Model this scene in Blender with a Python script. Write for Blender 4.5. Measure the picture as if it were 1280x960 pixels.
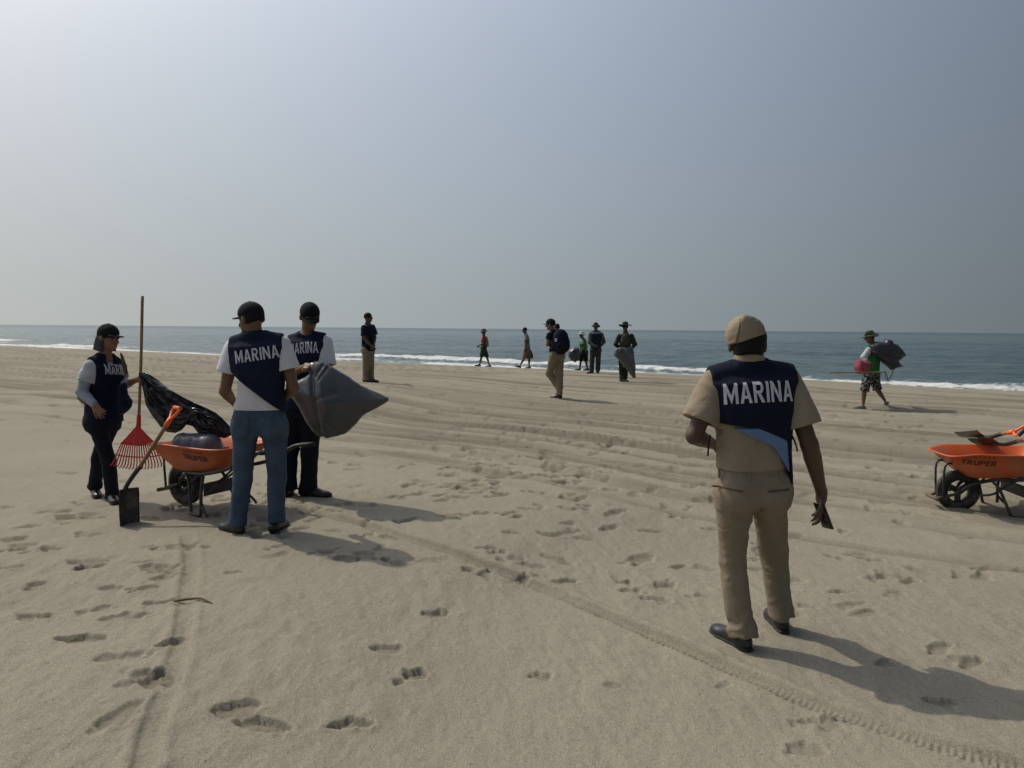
import bpy, bmesh, math, random
import numpy as np
from mathutils import Vector, Matrix, Quaternion
from mathutils.bvhtree import BVHTree

random.seed(7); np.random.seed(7)
SC = bpy.context.scene
COL = SC.collection
for o in list(bpy.data.objects): bpy.data.objects.remove(o)

# ------------------------------------------------------------------ camera, sky, sun, exposure
W0, H0, FPX = 1280.0, 960.0, 931.0          # photograph frame and focal length in its pixels
CAM_Z = 1.60
PITCH = math.atan(69.0/FPX)
ROLL = math.radians(0.49)
cam_d = bpy.data.cameras.new('camera'); cam = bpy.data.objects.new('camera', cam_d); COL.objects.link(cam)
cam_d.sensor_fit = 'HORIZONTAL'; cam_d.sensor_width = 36.0; cam_d.lens = 36.0*FPX/W0
cam_d.clip_start = 0.05; cam_d.clip_end = 30000
CAM_M = Matrix.Translation((0,0,CAM_Z)) @ Matrix.Rotation(math.pi/2-PITCH,4,'X') @ Matrix.Rotation(ROLL,4,'Z')
cam.matrix_world = CAM_M
SC.camera = cam

SUN_AZ, SUN_EL = math.radians(-57), math.radians(50)     # azimuth from +Y, negative to the left
SUN_DIR = Vector((math.sin(SUN_AZ)*math.cos(SUN_EL), math.cos(SUN_AZ)*math.cos(SUN_EL), math.sin(SUN_EL)))
world = bpy.data.worlds.new('World'); SC.world = world; world.use_nodes = True
wn, wl = world.node_tree.nodes, world.node_tree.links
sky = wn.new('ShaderNodeTexSky'); sky.sky_type = 'NISHITA'; sky.sun_disc = False
sky.sun_elevation = SUN_EL; sky.sun_rotation = SUN_AZ
sky.air_density = 1.0; sky.dust_density = 3.8; sky.ozone_density = 1.0; sky.altitude = 0
# hazy air: the horizon takes the tone of the sky just above it instead of a dark band
tcw = wn.new('ShaderNodeTexCoord'); sx = wn.new('ShaderNodeSeparateXYZ'); cx = wn.new('ShaderNodeCombineXYZ')
wl.new(tcw.outputs['Generated'], sx.inputs[0])
m1 = wn.new('ShaderNodeMath'); m1.operation = 'MULTIPLY'; wl.new(sx.outputs[2], m1.inputs[0]); wl.new(sx.outputs[2], m1.inputs[1])
m2 = wn.new('ShaderNodeMath'); m2.operation = 'ADD'; wl.new(m1.outputs[0], m2.inputs[0]); m2.inputs[1].default_value = 0.14**2
m3 = wn.new('ShaderNodeMath'); m3.operation = 'SQRT'; wl.new(m2.outputs[0], m3.inputs[0])
wl.new(sx.outputs[0], cx.inputs[0]); wl.new(sx.outputs[1], cx.inputs[1]); wl.new(m3.outputs[0], cx.inputs[2])
nv = wn.new('ShaderNodeVectorMath'); nv.operation = 'NORMALIZE'; wl.new(cx.outputs[0], nv.inputs[0])
wl.new(nv.outputs[0], sky.inputs[0])
hs = wn.new('ShaderNodeHueSaturation'); hs.inputs['Saturation'].default_value = 0.68
wl.new(sky.outputs[0], hs.inputs['Color'])
# thick sea haze scatters forward: a broad aureole on the sun's side, fading towards the horizon
dt = wn.new('ShaderNodeVectorMath'); dt.operation = 'DOT_PRODUCT'; wl.new(tcw.outputs['Generated'], dt.inputs[0]); dt.inputs[1].default_value = SUN_DIR
def wmath(op, a, b=0.0):
    n = wn.new('ShaderNodeMath'); n.operation = op
    for i_, v_ in enumerate((a, b)):
        if isinstance(v_, (int, float)): n.inputs[i_].default_value = v_
        else: wl.new(v_, n.inputs[i_])
    return n.outputs[0]
cc = wmath('MINIMUM', wmath('MAXIMUM', dt.outputs['Value'], 0.0), .85); zc = wmath('MINIMUM', wmath('MAXIMUM', sx.outputs[2], 0.0), .42)
ex = wmath('ADD', wmath('ADD', wmath('MULTIPLY', cc, 1.626), wmath('MULTIPLY', wmath('MULTIPLY', cc, cc), -2.275)), wmath('SUBTRACT', wmath('MULTIPLY', zc, wmath('ADD', wmath('MULTIPLY', cc, 3.398), -.648)), .19))
mmo = wmath('POWER', math.e, ex)
tn = wn.new('ShaderNodeVectorMath'); tn.operation = 'MULTIPLY'; wl.new(hs.outputs[0], tn.inputs[0]); tn.inputs[1].default_value = (1.02,1.045,1.025)
vs = wn.new('ShaderNodeVectorMath'); vs.operation = 'SCALE'; wl.new(tn.outputs[0], vs.inputs[0]); wl.new(mmo, vs.inputs['Scale'])
bg = wn['Background']; wl.new(vs.outputs[0], bg.inputs[0]); bg.inputs[1].default_value = 0.105
sun_d = bpy.data.lights.new('sun', 'SUN'); sun_d.energy = 3.4; sun_d.angle = math.radians(0.6); sun_d.color = (1.0,0.91,0.74)
sun = bpy.data.objects.new('sun', sun_d); COL.objects.link(sun); sun.location = (-20,14,30)
sun.rotation_euler = SUN_DIR.to_track_quat('Z','Y').to_euler()
SC.view_settings.view_transform = 'Standard'; SC.view_settings.look = 'None'
SC.view_settings.exposure = -0.6; SC.view_settings.gamma = 1.0
SC.render.engine = 'CYCLES'; SC.cycles.use_denoising = True; SC.cycles.denoising_prefilter = 'ACCURATE'; SC.cycles.denoising_input_passes = 'RGB_ALBEDO_NORMAL'
SC.cycles.max_bounces = 6; SC.cycles.diffuse_bounces = 3; SC.cycles.glossy_bounces = 3

CAM_R = CAM_M.to_3x3()
def at(px, py, d):
    """world point seen at photograph pixel (px,py) at forward distance Y = d"""
    v = CAM_R @ Vector(((px-W0/2)/FPX, -(py-H0/2)/FPX, -1.0))
    v *= d/v.y
    return Vector((v.x, v.y, CAM_Z+v.z))

# ------------------------------------------------------------------ tagging and linking
def tag(o, label=None, cat=None, group=None, kind=None):
    if label: o['label'] = label
    if cat: o['category'] = cat
    if group: o['group'] = group
    if kind: o['kind'] = kind
    return o
def empty(name, loc, label, cat, group=None):
    o = bpy.data.objects.new(name, None); COL.objects.link(o); o.location = loc
    o.empty_display_size = 0.1
    bpy.context.view_layer.update()
    return tag(o, label, cat, group)
def link(name, me, mat=None, parent=None, smooth=True):
    """mesh given in world coordinates; parent keeps world placement"""
    o = bpy.data.objects.new(name, me); COL.objects.link(o)
    if mat is not None:
        me.materials.clear(); me.materials.append(mat)
    if smooth and len(me.polygons): me.polygons.foreach_set('use_smooth', np.ones(len(me.polygons), dtype=bool))
    if parent is not None:
        o.parent = parent; pl = Vector((0,0,0)); p = parent
        while p is not None: pl += p.location; p = p.parent
        o.location = -pl if parent.parent is None else -pl
        me.transform(Matrix.Identity(4))
    return o
def mesh(verts, faces, name='m'):
    me = bpy.data.meshes.new(name)
    me.from_pydata([tuple(v) for v in verts], [], [tuple(f) for f in faces]); me.update()
    return me
def quads_mesh(V, Q, name='m'):
    """fast numpy quad mesh"""
    me = bpy.data.meshes.new(name)
    me.vertices.add(len(V)); me.vertices.foreach_set('co', np.ascontiguousarray(V, dtype=np.float32).ravel())
    n = len(Q); me.loops.add(n*4); me.polygons.add(n)
    me.loops.foreach_set('vertex_index', np.ascontiguousarray(Q, dtype=np.int32).ravel())
    me.polygons.foreach_set('loop_start', np.arange(n, dtype=np.int32)*4)
    me.update(calc_edges=True)
    return me
def attr(me, name, arr):
    a = me.attributes.new(name, 'FLOAT', 'POINT'); a.data.foreach_set('value', np.ascontiguousarray(arr, dtype=np.float32))

# ------------------------------------------------------------------ numpy noise
def _hash(ix, iy, iz, seed):
    h = (ix.astype(np.int64)*374761393 + iy.astype(np.int64)*668265263 + iz*2147483647 + seed*1274126177) & 0x7fffffff
    h = ((h ^ (h >> 13))*1274126177) & 0x7fffffff
    return ((h ^ (h >> 16)) & 0xffff).astype(np.float32)/65535.0
def vnoise(x, y, seed=0):
    x = np.asarray(x, dtype=np.float64); y = np.asarray(y, dtype=np.float64)
    ix = np.floor(x); iy = np.floor(y); fx = (x-ix).astype(np.float32); fy = (y-iy).astype(np.float32)
    ix = ix.astype(np.int64); iy = iy.astype(np.int64)
    ux = fx*fx*fx*(fx*(fx*6-15)+10); uy = fy*fy*fy*(fy*(fy*6-15)+10)
    a = _hash(ix,iy,0,seed); b = _hash(ix+1,iy,0,seed); c = _hash(ix,iy+1,0,seed); d = _hash(ix+1,iy+1,0,seed)
    return (a+(b-a)*ux + (c-a)*uy + (a-b-c+d)*ux*uy)*2-1
def vnoise3(x, y, z, seed=0):
    iz = np.floor(z); fz = (z-iz).astype(np.float32); uz = fz*fz*(3-2*fz); iz = iz.astype(np.int64)
    ix = np.floor(x); iy = np.floor(y); fx = (x-ix).astype(np.float32); fy = (y-iy).astype(np.float32)
    ix = ix.astype(np.int64); iy = iy.astype(np.int64)
    ux = fx*fx*(3-2*fx); uy = fy*fy*(3-2*fy)
    def lay(k):
        a = _hash(ix,iy,k,seed); b = _hash(ix+1,iy,k,seed); c = _hash(ix,iy+1,k,seed); d = _hash(ix+1,iy+1,k,seed)
        return a+(b-a)*ux + (c-a)*uy + (a-b-c+d)*ux*uy
    l0 = lay(iz); l1 = lay(iz+1)
    return (l0+(l1-l0)*uz)*2-1
def fbm(x, y, sc, oct=3, seed=0):
    r = 0; a = 1.0; t = 0
    for k in range(oct):
        r = r + a*vnoise(x/sc, y/sc, seed+k*17); t += a; a *= 0.5; sc *= 0.47
    return r/t
def sstep(a, b, x):
    t = np.clip((x-a)/(b-a), 0, 1); return t*t*(3-2*t)

# ------------------------------------------------------------------ node helpers
class NT:
    def __init__(s, name):
        s.m = bpy.data.materials.new(name); s.m.use_nodes = True
        s.t = s.m.node_tree; s.n = s.t.nodes; s.b = s.n['Principled BSDF']; s.out = s.n['Material Output']
    def new(s, t, **kw):
        n = s.n.new(t)
        for k, v in kw.items():
            if hasattr(n, k): setattr(n, k, v)
        return n
    def lk(s, a, b): s.t.links.new(a, b)
    def coord(s, scale=(1,1,1), out='Object'):
        tc = s.new('ShaderNodeTexCoord'); mp = s.new('ShaderNodeMapping'); mp.inputs['Scale'].default_value = scale
        s.lk(tc.outputs[out], mp.inputs[0]); return mp.outputs[0]
    def noise(s, vec, scale, detail=3, rough=0.55, dist=0):
        n = s.new('ShaderNodeTexNoise'); n.inputs['Scale'].default_value = scale; n.inputs['Detail'].default_value = detail
        n.inputs['Roughness'].default_value = rough; n.inputs['Distortion'].default_value = dist
        s.lk(vec, n.inputs['Vector']); return n.outputs['Fac']
    def ramp(s, fac, stops):
        r = s.new('ShaderNodeValToRGB'); e = r.color_ramp.elements
        while len(e) < len(stops): e.new(0.5)
        for i, (p, c) in enumerate(stops):
            e[i].position = p; e[i].color = (c, c, c, 1) if isinstance(c, (int, float)) else (*c, 1)
        s.lk(fac, r.inputs[0]); return r.outputs[0]
    def mix(s, fac, a, b, mode='MIX'):
        n = s.new('ShaderNodeMix'); n.data_type = 'RGBA'; n.blend_type = mode
        for inp, v in ((n.inputs[0], fac), (n.inputs[6], a), (n.inputs[7], b)):
            if isinstance(v, (int, float)): inp.default_value = v
            elif isinstance(v, tuple): inp.default_value = (*v, 1)
            else: s.lk(v, inp)
        return n.outputs[2]
    def math(s, op, a, b=0.0, c=None):
        n = s.new('ShaderNodeMath'); n.operation = op
        for i, v in enumerate((a, b, c)):
            if v is None: continue
            if isinstance(v, (int, float)): n.inputs[i].default_value = v
            else: s.lk(v, n.inputs[i])
        return n.outputs[0]
    def attr(s, name):
        a = s.new('ShaderNodeAttribute'); a.attribute_name = name; return a.outputs['Fac']
    def bump(s, h, strength, dist, normal=None):
        b = s.new('ShaderNodeBump'); b.inputs['Strength'].default_value = strength; b.inputs['Distance'].default_value = dist
        s.lk(h, b.inputs['Height'])
        if normal is not None: s.lk(normal, b.inputs['Normal'])
        return b.outputs[0]
    def set(s, **kw):
        for k, v in kw.items():
            k = k.replace('_', ' ')
            i = s.b.inputs[k]
            if isinstance(v, (int, float)): i.default_value = v
            elif isinstance(v, tuple): i.default_value = (*v, 1) if len(v) == 3 and i.type == 'RGBA' else v
            else: s.lk(v, i)
        return s.m
# ------------------------------------------------------------------ the beach: height of the sand
NX, NY = 0.56, 0.83                     # seaward normal of the beach; the shore runs along (-NY, NX)
SEA_Z = -1.5
CTRL = [(918,808,3.85),(975,782,4.11),(317,657,5.56),(393,614,6.70),(132,624,6.60),(462,476,18.3),(606,456,33.0),
        (655,455,32.0),(697,500,16.0),(728,457,31.0),(742,467,25.0),(778,475,20.5),(1092,510,15.2),(1200,638,6.7),
        (245,650,5.96),(157,654,6.05)]
CP = [at(*c) for c in CTRL]
def ground_base(x, y):
    x = np.asarray(x, dtype=np.float64); y = np.asarray(y, dtype=np.float64)
    q = NX*x + NY*y + 0.8*vnoise(x/14, y/14, 5)
    t = np.clip((q-21.5)/8.5, 0, 1)
    # integral of 0.072*smoothstep, so that the beach face rounds off the berm crest
    drop = 0.072*8.5*(t**3 - t**4/2) + 0.072*np.maximum(q-30, 0)
    num = 0*x; den = 0*x + 0.05
    for p in CP:
        sg = 0.45 + 0.11*p.y
        w = np.exp(-((x-p.x)**2+(y-p.y)**2)/(2*sg*sg))
        num += w*p.z; den += w
    far = sstep(24, 34, q)
    return (num/den)*(1-far) - drop - 0.015*sstep(60,400,np.hypot(x,y))*np.maximum(q-40,0)
def on_ground(px, py):
    """march the pixel ray to the sand"""
    v = CAM_R @ Vector(((px-W0/2)/FPX, -(py-H0/2)/FPX, -1.0)); v /= v.y
    lo, hi = 0.5, 60.0
    for _ in range(40):
        m = (lo+hi)/2
        if CAM_Z + v.z*m > float(ground_base(v.x*m, m)): lo = m
        else: hi = m
    return v.x*lo, lo

NF = 720
# grid: polar about the viewer's feet, dense in front
th = np.concatenate([np.linspace(-math.radians(47), math.radians(45), NF), np.linspace(math.radians(45), math.radians(313), 90)[1:-1]])
rr = [0.0]; r = 0.5
while r < 420:
    rr.append(r)
    if r < 2.1: r += 0.13
    elif r < 55: r += max(0.0125, min(r*r/1800.0, 0.068 if r < 26 else r*0.018))
    else: r += r*0.05
rr = np.array(rr); NR, NTH = len(rr), len(th)
TH, RR = np.meshgrid(th, rr)
GX, GY = RR*np.sin(TH), RR*np.cos(TH)
near = sstep(60, 20, RR)
Z = ground_base(GX, GY)
TONE = np.zeros_like(Z)                # darkening: turned, damp sand in prints; shading painted along ruts and tracks
# broad hummocks and wind dapple
Z += near*(0.020*fbm(GX, GY, 1.7, 3, 11) + 0.005*fbm(GX+0.4*GY, GY*0.7, 0.16, 2, 23)*sstep(12,5,RR))
dap = fbm(GX*1.0+0.3*GY, GY*0.55-0.2*GX, 0.085, 2, 31)
Z += 0.0075*dap*sstep(14, 7, RR)*(0.4+0.6*sstep(-0.3,0.5,fbm(GX,GY,0.9,2,37)))
# vehicle ruts that run along the beach
q0 = NX*GX + NY*GY; t0 = -NY*GX + NX*GY
warp = 0.55*vnoise(t0/9.0, q0/30, 41) + 0.14*vnoise(t0/2.6, q0/8, 42)
zone = sstep(5.2, 7.0, q0)*sstep(27, 23, q0)
rs = np.random.RandomState(5)
for base in (6.0,6.9,7.6,8.1,9.3,9.9,10.7,11.6,12.1,13.0,13.8,14.9,15.6,16.8,17.5,18.6,19.7,20.8,22.2,23.4):
    for off in (0.0, 1.55 if rs.rand() < .5 else 0.9):
        c = base + off + rs.uniform(-.25,.25); w = rs.uniform(0.09,0.19); d = rs.uniform(0.016,0.042)
        e = (q0 + warp*(1+0.4*rs.randn()) + rs.uniform(-.04,.04)*t0 - c)/w
        brk = sstep(-0.55, 0.1, vnoise(t0/4.0+c*7, q0*0+c, 43))
        prof = -np.exp(-e*e) + 0.75*np.exp(-(np.abs(e)-1.75)**2*2.2)
        Z += zone*brk*d*prof*(1+0.5*vnoise(t0/0.35, q0/0.3, 44)*sstep(16,6,RR))
        TONE += zone*brk*0.50*np.exp(-e*e*0.8)  # turned sand, darkened further to stand in for rut shading
for k in range(120):
    c = rs.uniform(5.4, 24.5); w = rs.uniform(0.03,0.070); d = rs.uniform(0.014,0.032)
    e = (q0 + warp*(1+0.3*rs.randn()) + rs.uniform(-.035,.035)*t0 - c)/w
    brk = sstep(-0.2, 0.35, vnoise(t0/5.0+c*5.3, q0*0+c, 47))
    g = np.exp(-e*e)
    Z += zone*brk*d*(-g + .7*np.exp(-(np.abs(e)-1.7)**2*2)); TONE += zone*brk*0.80*g  # thin lines get their shading painted into the sand colour
# churned, lumpy sand between the ruts
lump = fbm(t0/2.2, q0, 0.42, 3, 51)
Z += zone*near*0.022*lump*(0.35+0.65*sstep(-0.2,0.6,fbm(t0/2,q0,3.0,2,53)))
TONE += zone*0.42*sstep(0.0,0.6,-lump)
# low scarp with darker sand on the seaward right
sc_q = 21.6 + 0.5*vnoise(t0/5.0, 0*t0, 61) + 0.2*vnoise(t0/1.1, 0*t0, 62)
right = sstep(2.0, -4.0, t0)
Z += right*(0.07*np.exp(-((q0-sc_q+0.35)/0.35)**2) - 0.07*np.exp(-((q0-sc_q-0.3)/0.4)**2))
TONE += right*1.0*np.exp(-((q0-sc_q-0.1)/0.45)**2)*sstep(-0.7,0.2,vnoise(t0/1.3,q0/0.6,63))
TONE += right*0.8*np.exp(-((q0-sc_q+2.4)/1.2)**2)*sstep(-0.1,0.4,vnoise(t0/1.7,q0/0.5,64))

def window(cx, cy, rad):
    r = math.hypot(cx, cy); a = math.atan2(cx, cy)
    i0, i1 = np.searchsorted(rr, r-rad), np.searchsorted(rr, r+rad)+1
    da = rad/max(r, .5)
    j0, j1 = np.searchsorted(th[:NF], a-da), np.searchsorted(th[:NF], a+da)+1
    return slice(i0, i1), slice(j0, j1)
def footprint(cx, cy, ang, L=0.29, depth=0.022, seed=0, sharp=1.0):
    L = L*0.80; wf = 1.22
    s = window(cx, cy, L*1.3)
    x, y = GX[s]-cx, GY[s]-cy
    if x.size == 0: return
    u = (x*math.sin(ang)+y*math.cos(ang))/L; v = (x*math.cos(ang)-y*math.sin(ang))/L
    n = vnoise(u*3.2+seed, v*3.2, seed); n2 = vnoise(u*9+seed, v*9, seed+5); u = u+n*0.13+n2*.045; v = v/wf+vnoise(u*3.5, v*3.5+seed, seed+1)*0.11+n2*.03
    k = (0,1,1,0,2)[seed % 5]
    if k == 0:      # whole shoe
        f = np.minimum(((u-0.14)/0.36)**2 + (v/0.19)**2, ((u+0.22)/0.28)**2 + (v/0.155)**2)
    elif k == 1:    # almond scuff
        f = (u/0.50)**2 + (v/(0.20*(1-.35*np.abs(u))))**2
    else:           # heel and ball apart
        f = np.minimum(((u-0.20)/0.27)**2 + (v/0.19)**2, ((u+0.30)/0.19)**2 + (v/0.15)**2)
    crisp = 0.42 if sharp > .5 else .8
    pit = 1-sstep(1-crisp, 1.15, f)
    rim = np.exp(-((np.sqrt(f)-1.28)/0.22)**2)*sstep(-.7,.6,u*math.cos(seed)+v*2*math.sin(seed)+.35*n2)
    crumb = vnoise(x/.016, y/.016, seed+3)*.6+vnoise(x/.035, y/.035, seed+4)
    Z[s] += -depth*pit*(1-.35*u*math.cos(seed*1.7)) + depth*.13*pit*crumb + depth*0.38*rim*(0.7+.5*crumb) + depth*0.06*pit*np.sin(u*52+3*v)*sharp
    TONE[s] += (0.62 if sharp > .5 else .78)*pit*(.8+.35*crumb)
def px_print(px, py, dang=None, L=0.29, depth=0.022):
    x, y = on_ground(px, py)
    a = dang if dang is not None else random.uniform(0, 6.28)
    footprint(x, y, a, L, depth, random.randint(0, 9999))
PI = math.pi
for p in [(43,769,1.9,.30,.024),(105,797,1.9,.34,.032),(190,846,1.9,.36,.030),(176,850,1.5,.30,.022),(296,886,1.7,.28,.028),(326,905,1.5,.40,.030),
          (437,906,1.4,.27,.030),(484,809,1.3,.27,.024),(511,845,1.2,.27,.030),(545,766,1.0,.22,.026),(148,893,.4,.34,.020),(155,820,1.7,.30,.018),
          (215,803,.9,.24,.028),(200,752,1.2,.28,.024),(155,770,1.1,.34,.022),(120,760,1.2,.24,.018),(178,735,1.1,.25,.022),(205,720,1.1,.25,.020),
          (140,733,1.5,.26,.020),(105,708,.3,.22,.022),(43,732,.2,.24,.024),(30,682,1.0,.3,.020),(10,710,1.4,.24,.02),(180,700,1.2,.24,.016),
          (293,714,1.5,.20,.018),(250,682,1.2,.25,.020),(345,682,1.2,.25,.020),(420,662,1.3,.25,.020),(95,645,1.5,.4,.035),(70,640,1.4,.3,.03),
          (672,844,1.5,.20,.018),(765,858,1.2,.16,.010),(1003,900,1.6,.17,.016),(1040,905,1.6,.26,.014),(905,855,1.3,.14,.012),
          (870,745,1.3,.22,.018),(820,748,1.6,.26,.020),(790,738,1.4,.28,.022),(705,727,1.4,.26,.026),(665,720,1.5,.22,.020),(620,690,1.3,.24,.022),
          (890,662,1.4,.24,.026),(940,700,1.4,.22,.022),(1050,742,1.4,.22,.022),(1085,768,1.5,.30,.016),(1060,757,1.3,.3,.014),(1120,745,1.4,.28,.012),
          (1175,812,1.3,.28,.022),(1215,828,1.4,.28,.018),(1235,714,1.5,.34,.024),(1275,716,1.5,.3,.02),(1210,824,1.2,.24,.014),
          (1110,830,1.4,.24,.018),(1180,878,1.4,.24,.022),(1010,935,1.5,.30,.014),(985,770,1.3,.3,.012),(1000,760,1.2,.3,.014),
          (640,640,1.2,.24,.024),(640,665,1.3,.24,.020),(610,685,1.3,.24,.022),(720,662,1.4,.22,.018),(775,640,1.3,.24,.022),(810,612,1.3,.24,.024),
          (850,648,1.4,.24,.018),(1140,640,1.4,.26,.018),(1100,628,1.4,.26,.018),(495,620,1.3,.26,.014),(540,700,1.3,.26,.010)]:
    px_print(p[0], p[1], p[2]+random.uniform(-.5,.5), p[3]*random.uniform(.78,1.0), p[4]*0.78)
rs = np.random.RandomState(21)
SCAT = np.random.RandomState(77)
def cluster(px, py, sx, sy, n, dep=0.021):
    for _ in range(n):
        x, y = on_ground(px+rs.randn()*sx, min(955, max(462, py+rs.randn()*sy)))
        footprint(x, y, rs.uniform(0.3, 2.6), rs.uniform(.24,.34), dep*rs.uniform(.6,1.3), int(rs.randint(9999)), 0.3)
cluster(735, 552, 62, 22, 120, .026); cluster(590, 606, 40, 10, 26); cluster(680, 590, 40, 10, 26); cluster(880, 560, 60, 14, 30)
cluster(570, 512, 60, 12, 26); cluster(640, 545, 120, 35, 45); cluster(1000, 540, 110, 22, 46); cluster(1150, 575, 90, 22, 22, .026)
cluster(330, 640, 60, 16, 20, .022); cluster(60, 660, 50, 20, 12, .022); cluster(420, 540, 90, 25, 22); cluster(60, 510, 60, 20, 14)
cluster(700, 480, 130, 8, 46, .03); cluster(980, 505, 90, 8, 34, .035); cluster(1130, 520, 70, 8, 24, .035); cluster(800, 640, 200, 50, 40, .018)

for _ in range(420):
    yy = SCAT.uniform(4.6, 18.0); xx = SCAT.uniform(-.62, .66)*yy
    footprint(xx, yy, SCAT.uniform(.4, 2.6), SCAT.uniform(.22,.32), SCAT.uniform(.012,.024), int(SCAT.randint(9999)), 0.2)
def spline(pts, n=30):
    P = np.array(pts, dtype=float); P = np.vstack([2*P[0]-P[1], P, 2*P[-1]-P[-2]]); out = []
    for i in range(1, len(P)-2):
        for t in np.linspace(0, 1, n, endpoint=False):
            a, b, c, d = P[i-1], P[i], P[i+1], P[i+2]
            out.append(0.5*((2*b)+(c-a)*t+(2*a-5*b+4*c-d)*t*t+(3*b-a-3*c+d)*t**3))
    out.append(P[-2]); return np.array(out)
def wheel_track(pxs, width, depth, teeth, side):
    pts = spline([on_ground(*p) for p in pxs], 24)
    seg = np.hypot(*np.diff(pts, axis=0).T); arc = np.concatenate([[0], np.cumsum(seg)])
    m = (np.abs(TH) < 1.0) & (RR > 2.0) & (RR < 8.5)
    lo = pts.min(0)-0.4; hi = pts.max(0)+0.4
    m &= (GX > lo[0]) & (GX < hi[0]) & (GY > lo[1]) & (GY < hi[1])
    idx = np.nonzero(m.ravel())[0]
    X, Y = GX.ravel()[idx], GY.ravel()[idx]
    best = np.full(X.shape, 9.0); sd = np.zeros_like(X); sa = np.zeros_like(X)
    for i in range(len(seg)):
        a, d = pts[i], (pts[i+1]-pts[i])/seg[i]
        u = np.clip((X-a[0])*d[0]+(Y-a[1])*d[1], 0, seg[i])
        ex, ey = X-a[0]-u*d[0], Y-a[1]-u*d[1]; dist = np.hypot(ex, ey)
        k = dist < best; best[k] = dist[k]
        sd[k] = np.sign(d[0]*ey-d[1]*ex)[k]*dist[k]; sa[k] = arc[i]+u[k]
    e = sd/width
    fade = sstep(0, .3, sa)*(0.75+0.25*vnoise(sa/0.5, sa*0, 77))
    floor = np.clip(1-(np.abs(e)/0.95)**4, 0, 1)
    prof = -depth*floor + depth*0.55*np.exp(-((np.abs(e)-1.35)/0.42)**2)*(0.75+0.25*vnoise(sa/.12, sd/.06, 78))
    tr = np.maximum(0, np.sin(sa*2*PI/teeth + 2.0*e*side))**0.7
    prof += depth*0.70*tr*np.exp(-((e*side-0.72)/0.33)**2)
    prof += depth*0.26*np.sin(sa*2*PI/(teeth*.8))*np.exp(-((e*side+0.1)/0.5)**2)
    zf = Z.ravel(); zf[idx] = zf[idx] + prof*fade*(best < width*3)
    tf = TONE.ravel(); tf[idx] += (0.40 if side < 0 else 0.2)*floor*fade  # track floor painted darker where its own shading is weak
wheel_track([(395,640),(450,655),(520,676),(600,704),(700,744),(800,786),(900,829),(1000,872),(1100,908),(1190,936),(1290,962)], 0.068, 0.036, 0.036, -1)
wheel_track([(233,664),(238,700),(233,750),(227,800),(213,855),(192,905),(180,962)], 0.052, 0.015, 0.026, 1)
# scuffed sand heaped round the shovel and the barrow
for (px, py, rx, a) in [(200,618,.5,.03),(150,628,.4,-.02),(105,645,.35,-.03),(280,642,.5,.02),(350,640,.4,.02),(330,660,.35,-.015),(1240,640,.6,.025)]:
    x, y = on_ground(px, py); s = window(x, y, rx*2)
    d2 = ((GX[s]-x)**2+(GY[s]-y)**2)/(rx*rx*0.4)
    Z[s] += a*np.exp(-d2)*(0.6+0.9*fbm(GX[s],GY[s],0.16,3,91))
Z += sstep(9,5,RR)*0.0016*vnoise(GX/0.028, GY/0.028, 95)

idx = np.arange(NR*NTH).reshape(NR, NTH)
a = idx[:-1]; b = idx[1:]
Q = np.stack([a, np.roll(a,-1,1), np.roll(b,-1,1), b], -1).reshape(-1,4)[:, ::-1]
ground_me = quads_mesh(np.stack([GX,GY,Z],-1).reshape(-1,3), Q, 'beach_sand')
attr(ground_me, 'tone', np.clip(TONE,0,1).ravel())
qn = q0 + 0.9*vnoise(t0/7.0, q0*0, 71) + 0.35*vnoise(t0/1.9, q0*0, 72)
attr(ground_me, 'wet', sstep(37.0, 43.0, qn).ravel())

def sand_material():
    s = NT('sand'); v = s.coord()
    n1 = s.noise(v, 0.9, 4, .6); n2 = s.noise(v, 14, 4, .65); n3 = s.noise(v, 170, 3, .7); n4 = s.noise(v, 620, 2, .6)
    c = s.mix(s.ramp(n1, [(.3,0.0),(.7,1.0)]), (0.335,0.285,0.215), (0.385,0.330,0.252))
    c = s.mix(0.55, c, s.ramp(n2, [(.3,(.29,.245,.185)),(.7,(.42,.365,.285))]))
    c = s.mix(0.75, c, s.ramp(n3, [(.34,(.10,.084,.062)),(.5,(.34,.295,.23)),(.66,(.66,.59,.48))]))
    c = s.mix(0.45, c, s.ramp(n4, [(.34,(.12,.10,.075)),(.66,(.62,.55,.45))]))
    big = s.noise(v, .35, 5, .6, .4)
    c = s.mix(1.0, c, s.ramp(big, [(.32,(.665,.693,.70)),(.68,(.785,.818,.825))]), 'MULTIPLY')
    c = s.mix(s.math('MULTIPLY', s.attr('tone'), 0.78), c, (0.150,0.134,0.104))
    sp = s.noise(v, 46, 2, .4); c = s.mix(s.ramp(sp, [(.73,0.0),(.76,.75)]), c, (.10,.085,.065))
    c = s.mix(s.attr('wet'), c, (0.155,0.125,0.092))
    h = s.math('ADD', s.math('MULTIPLY', s.noise(v, 60, 5, .7), 0.5), s.math('MULTIPLY', n3, 0.4))
    dv = s.coord((1.6,.75,1)); dn = s.noise(dv, 15, 3, .5, .6)
    bmp = s.bump(h, 0.60, 0.010, s.bump(dn, .20, .03))
    rough = s.math('SUBTRACT', 0.95, s.math('MULTIPLY', s.attr('wet'), 0.45))
    s.lk(bmp, s.b.inputs['Normal'])
    s.set(Base_Color=c, Roughness=rough, Specular_IOR_Level=0.25)
    return s.m
SAND = sand_material()
tag(link('beach_sand', ground_me, SAND), kind='structure')

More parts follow.
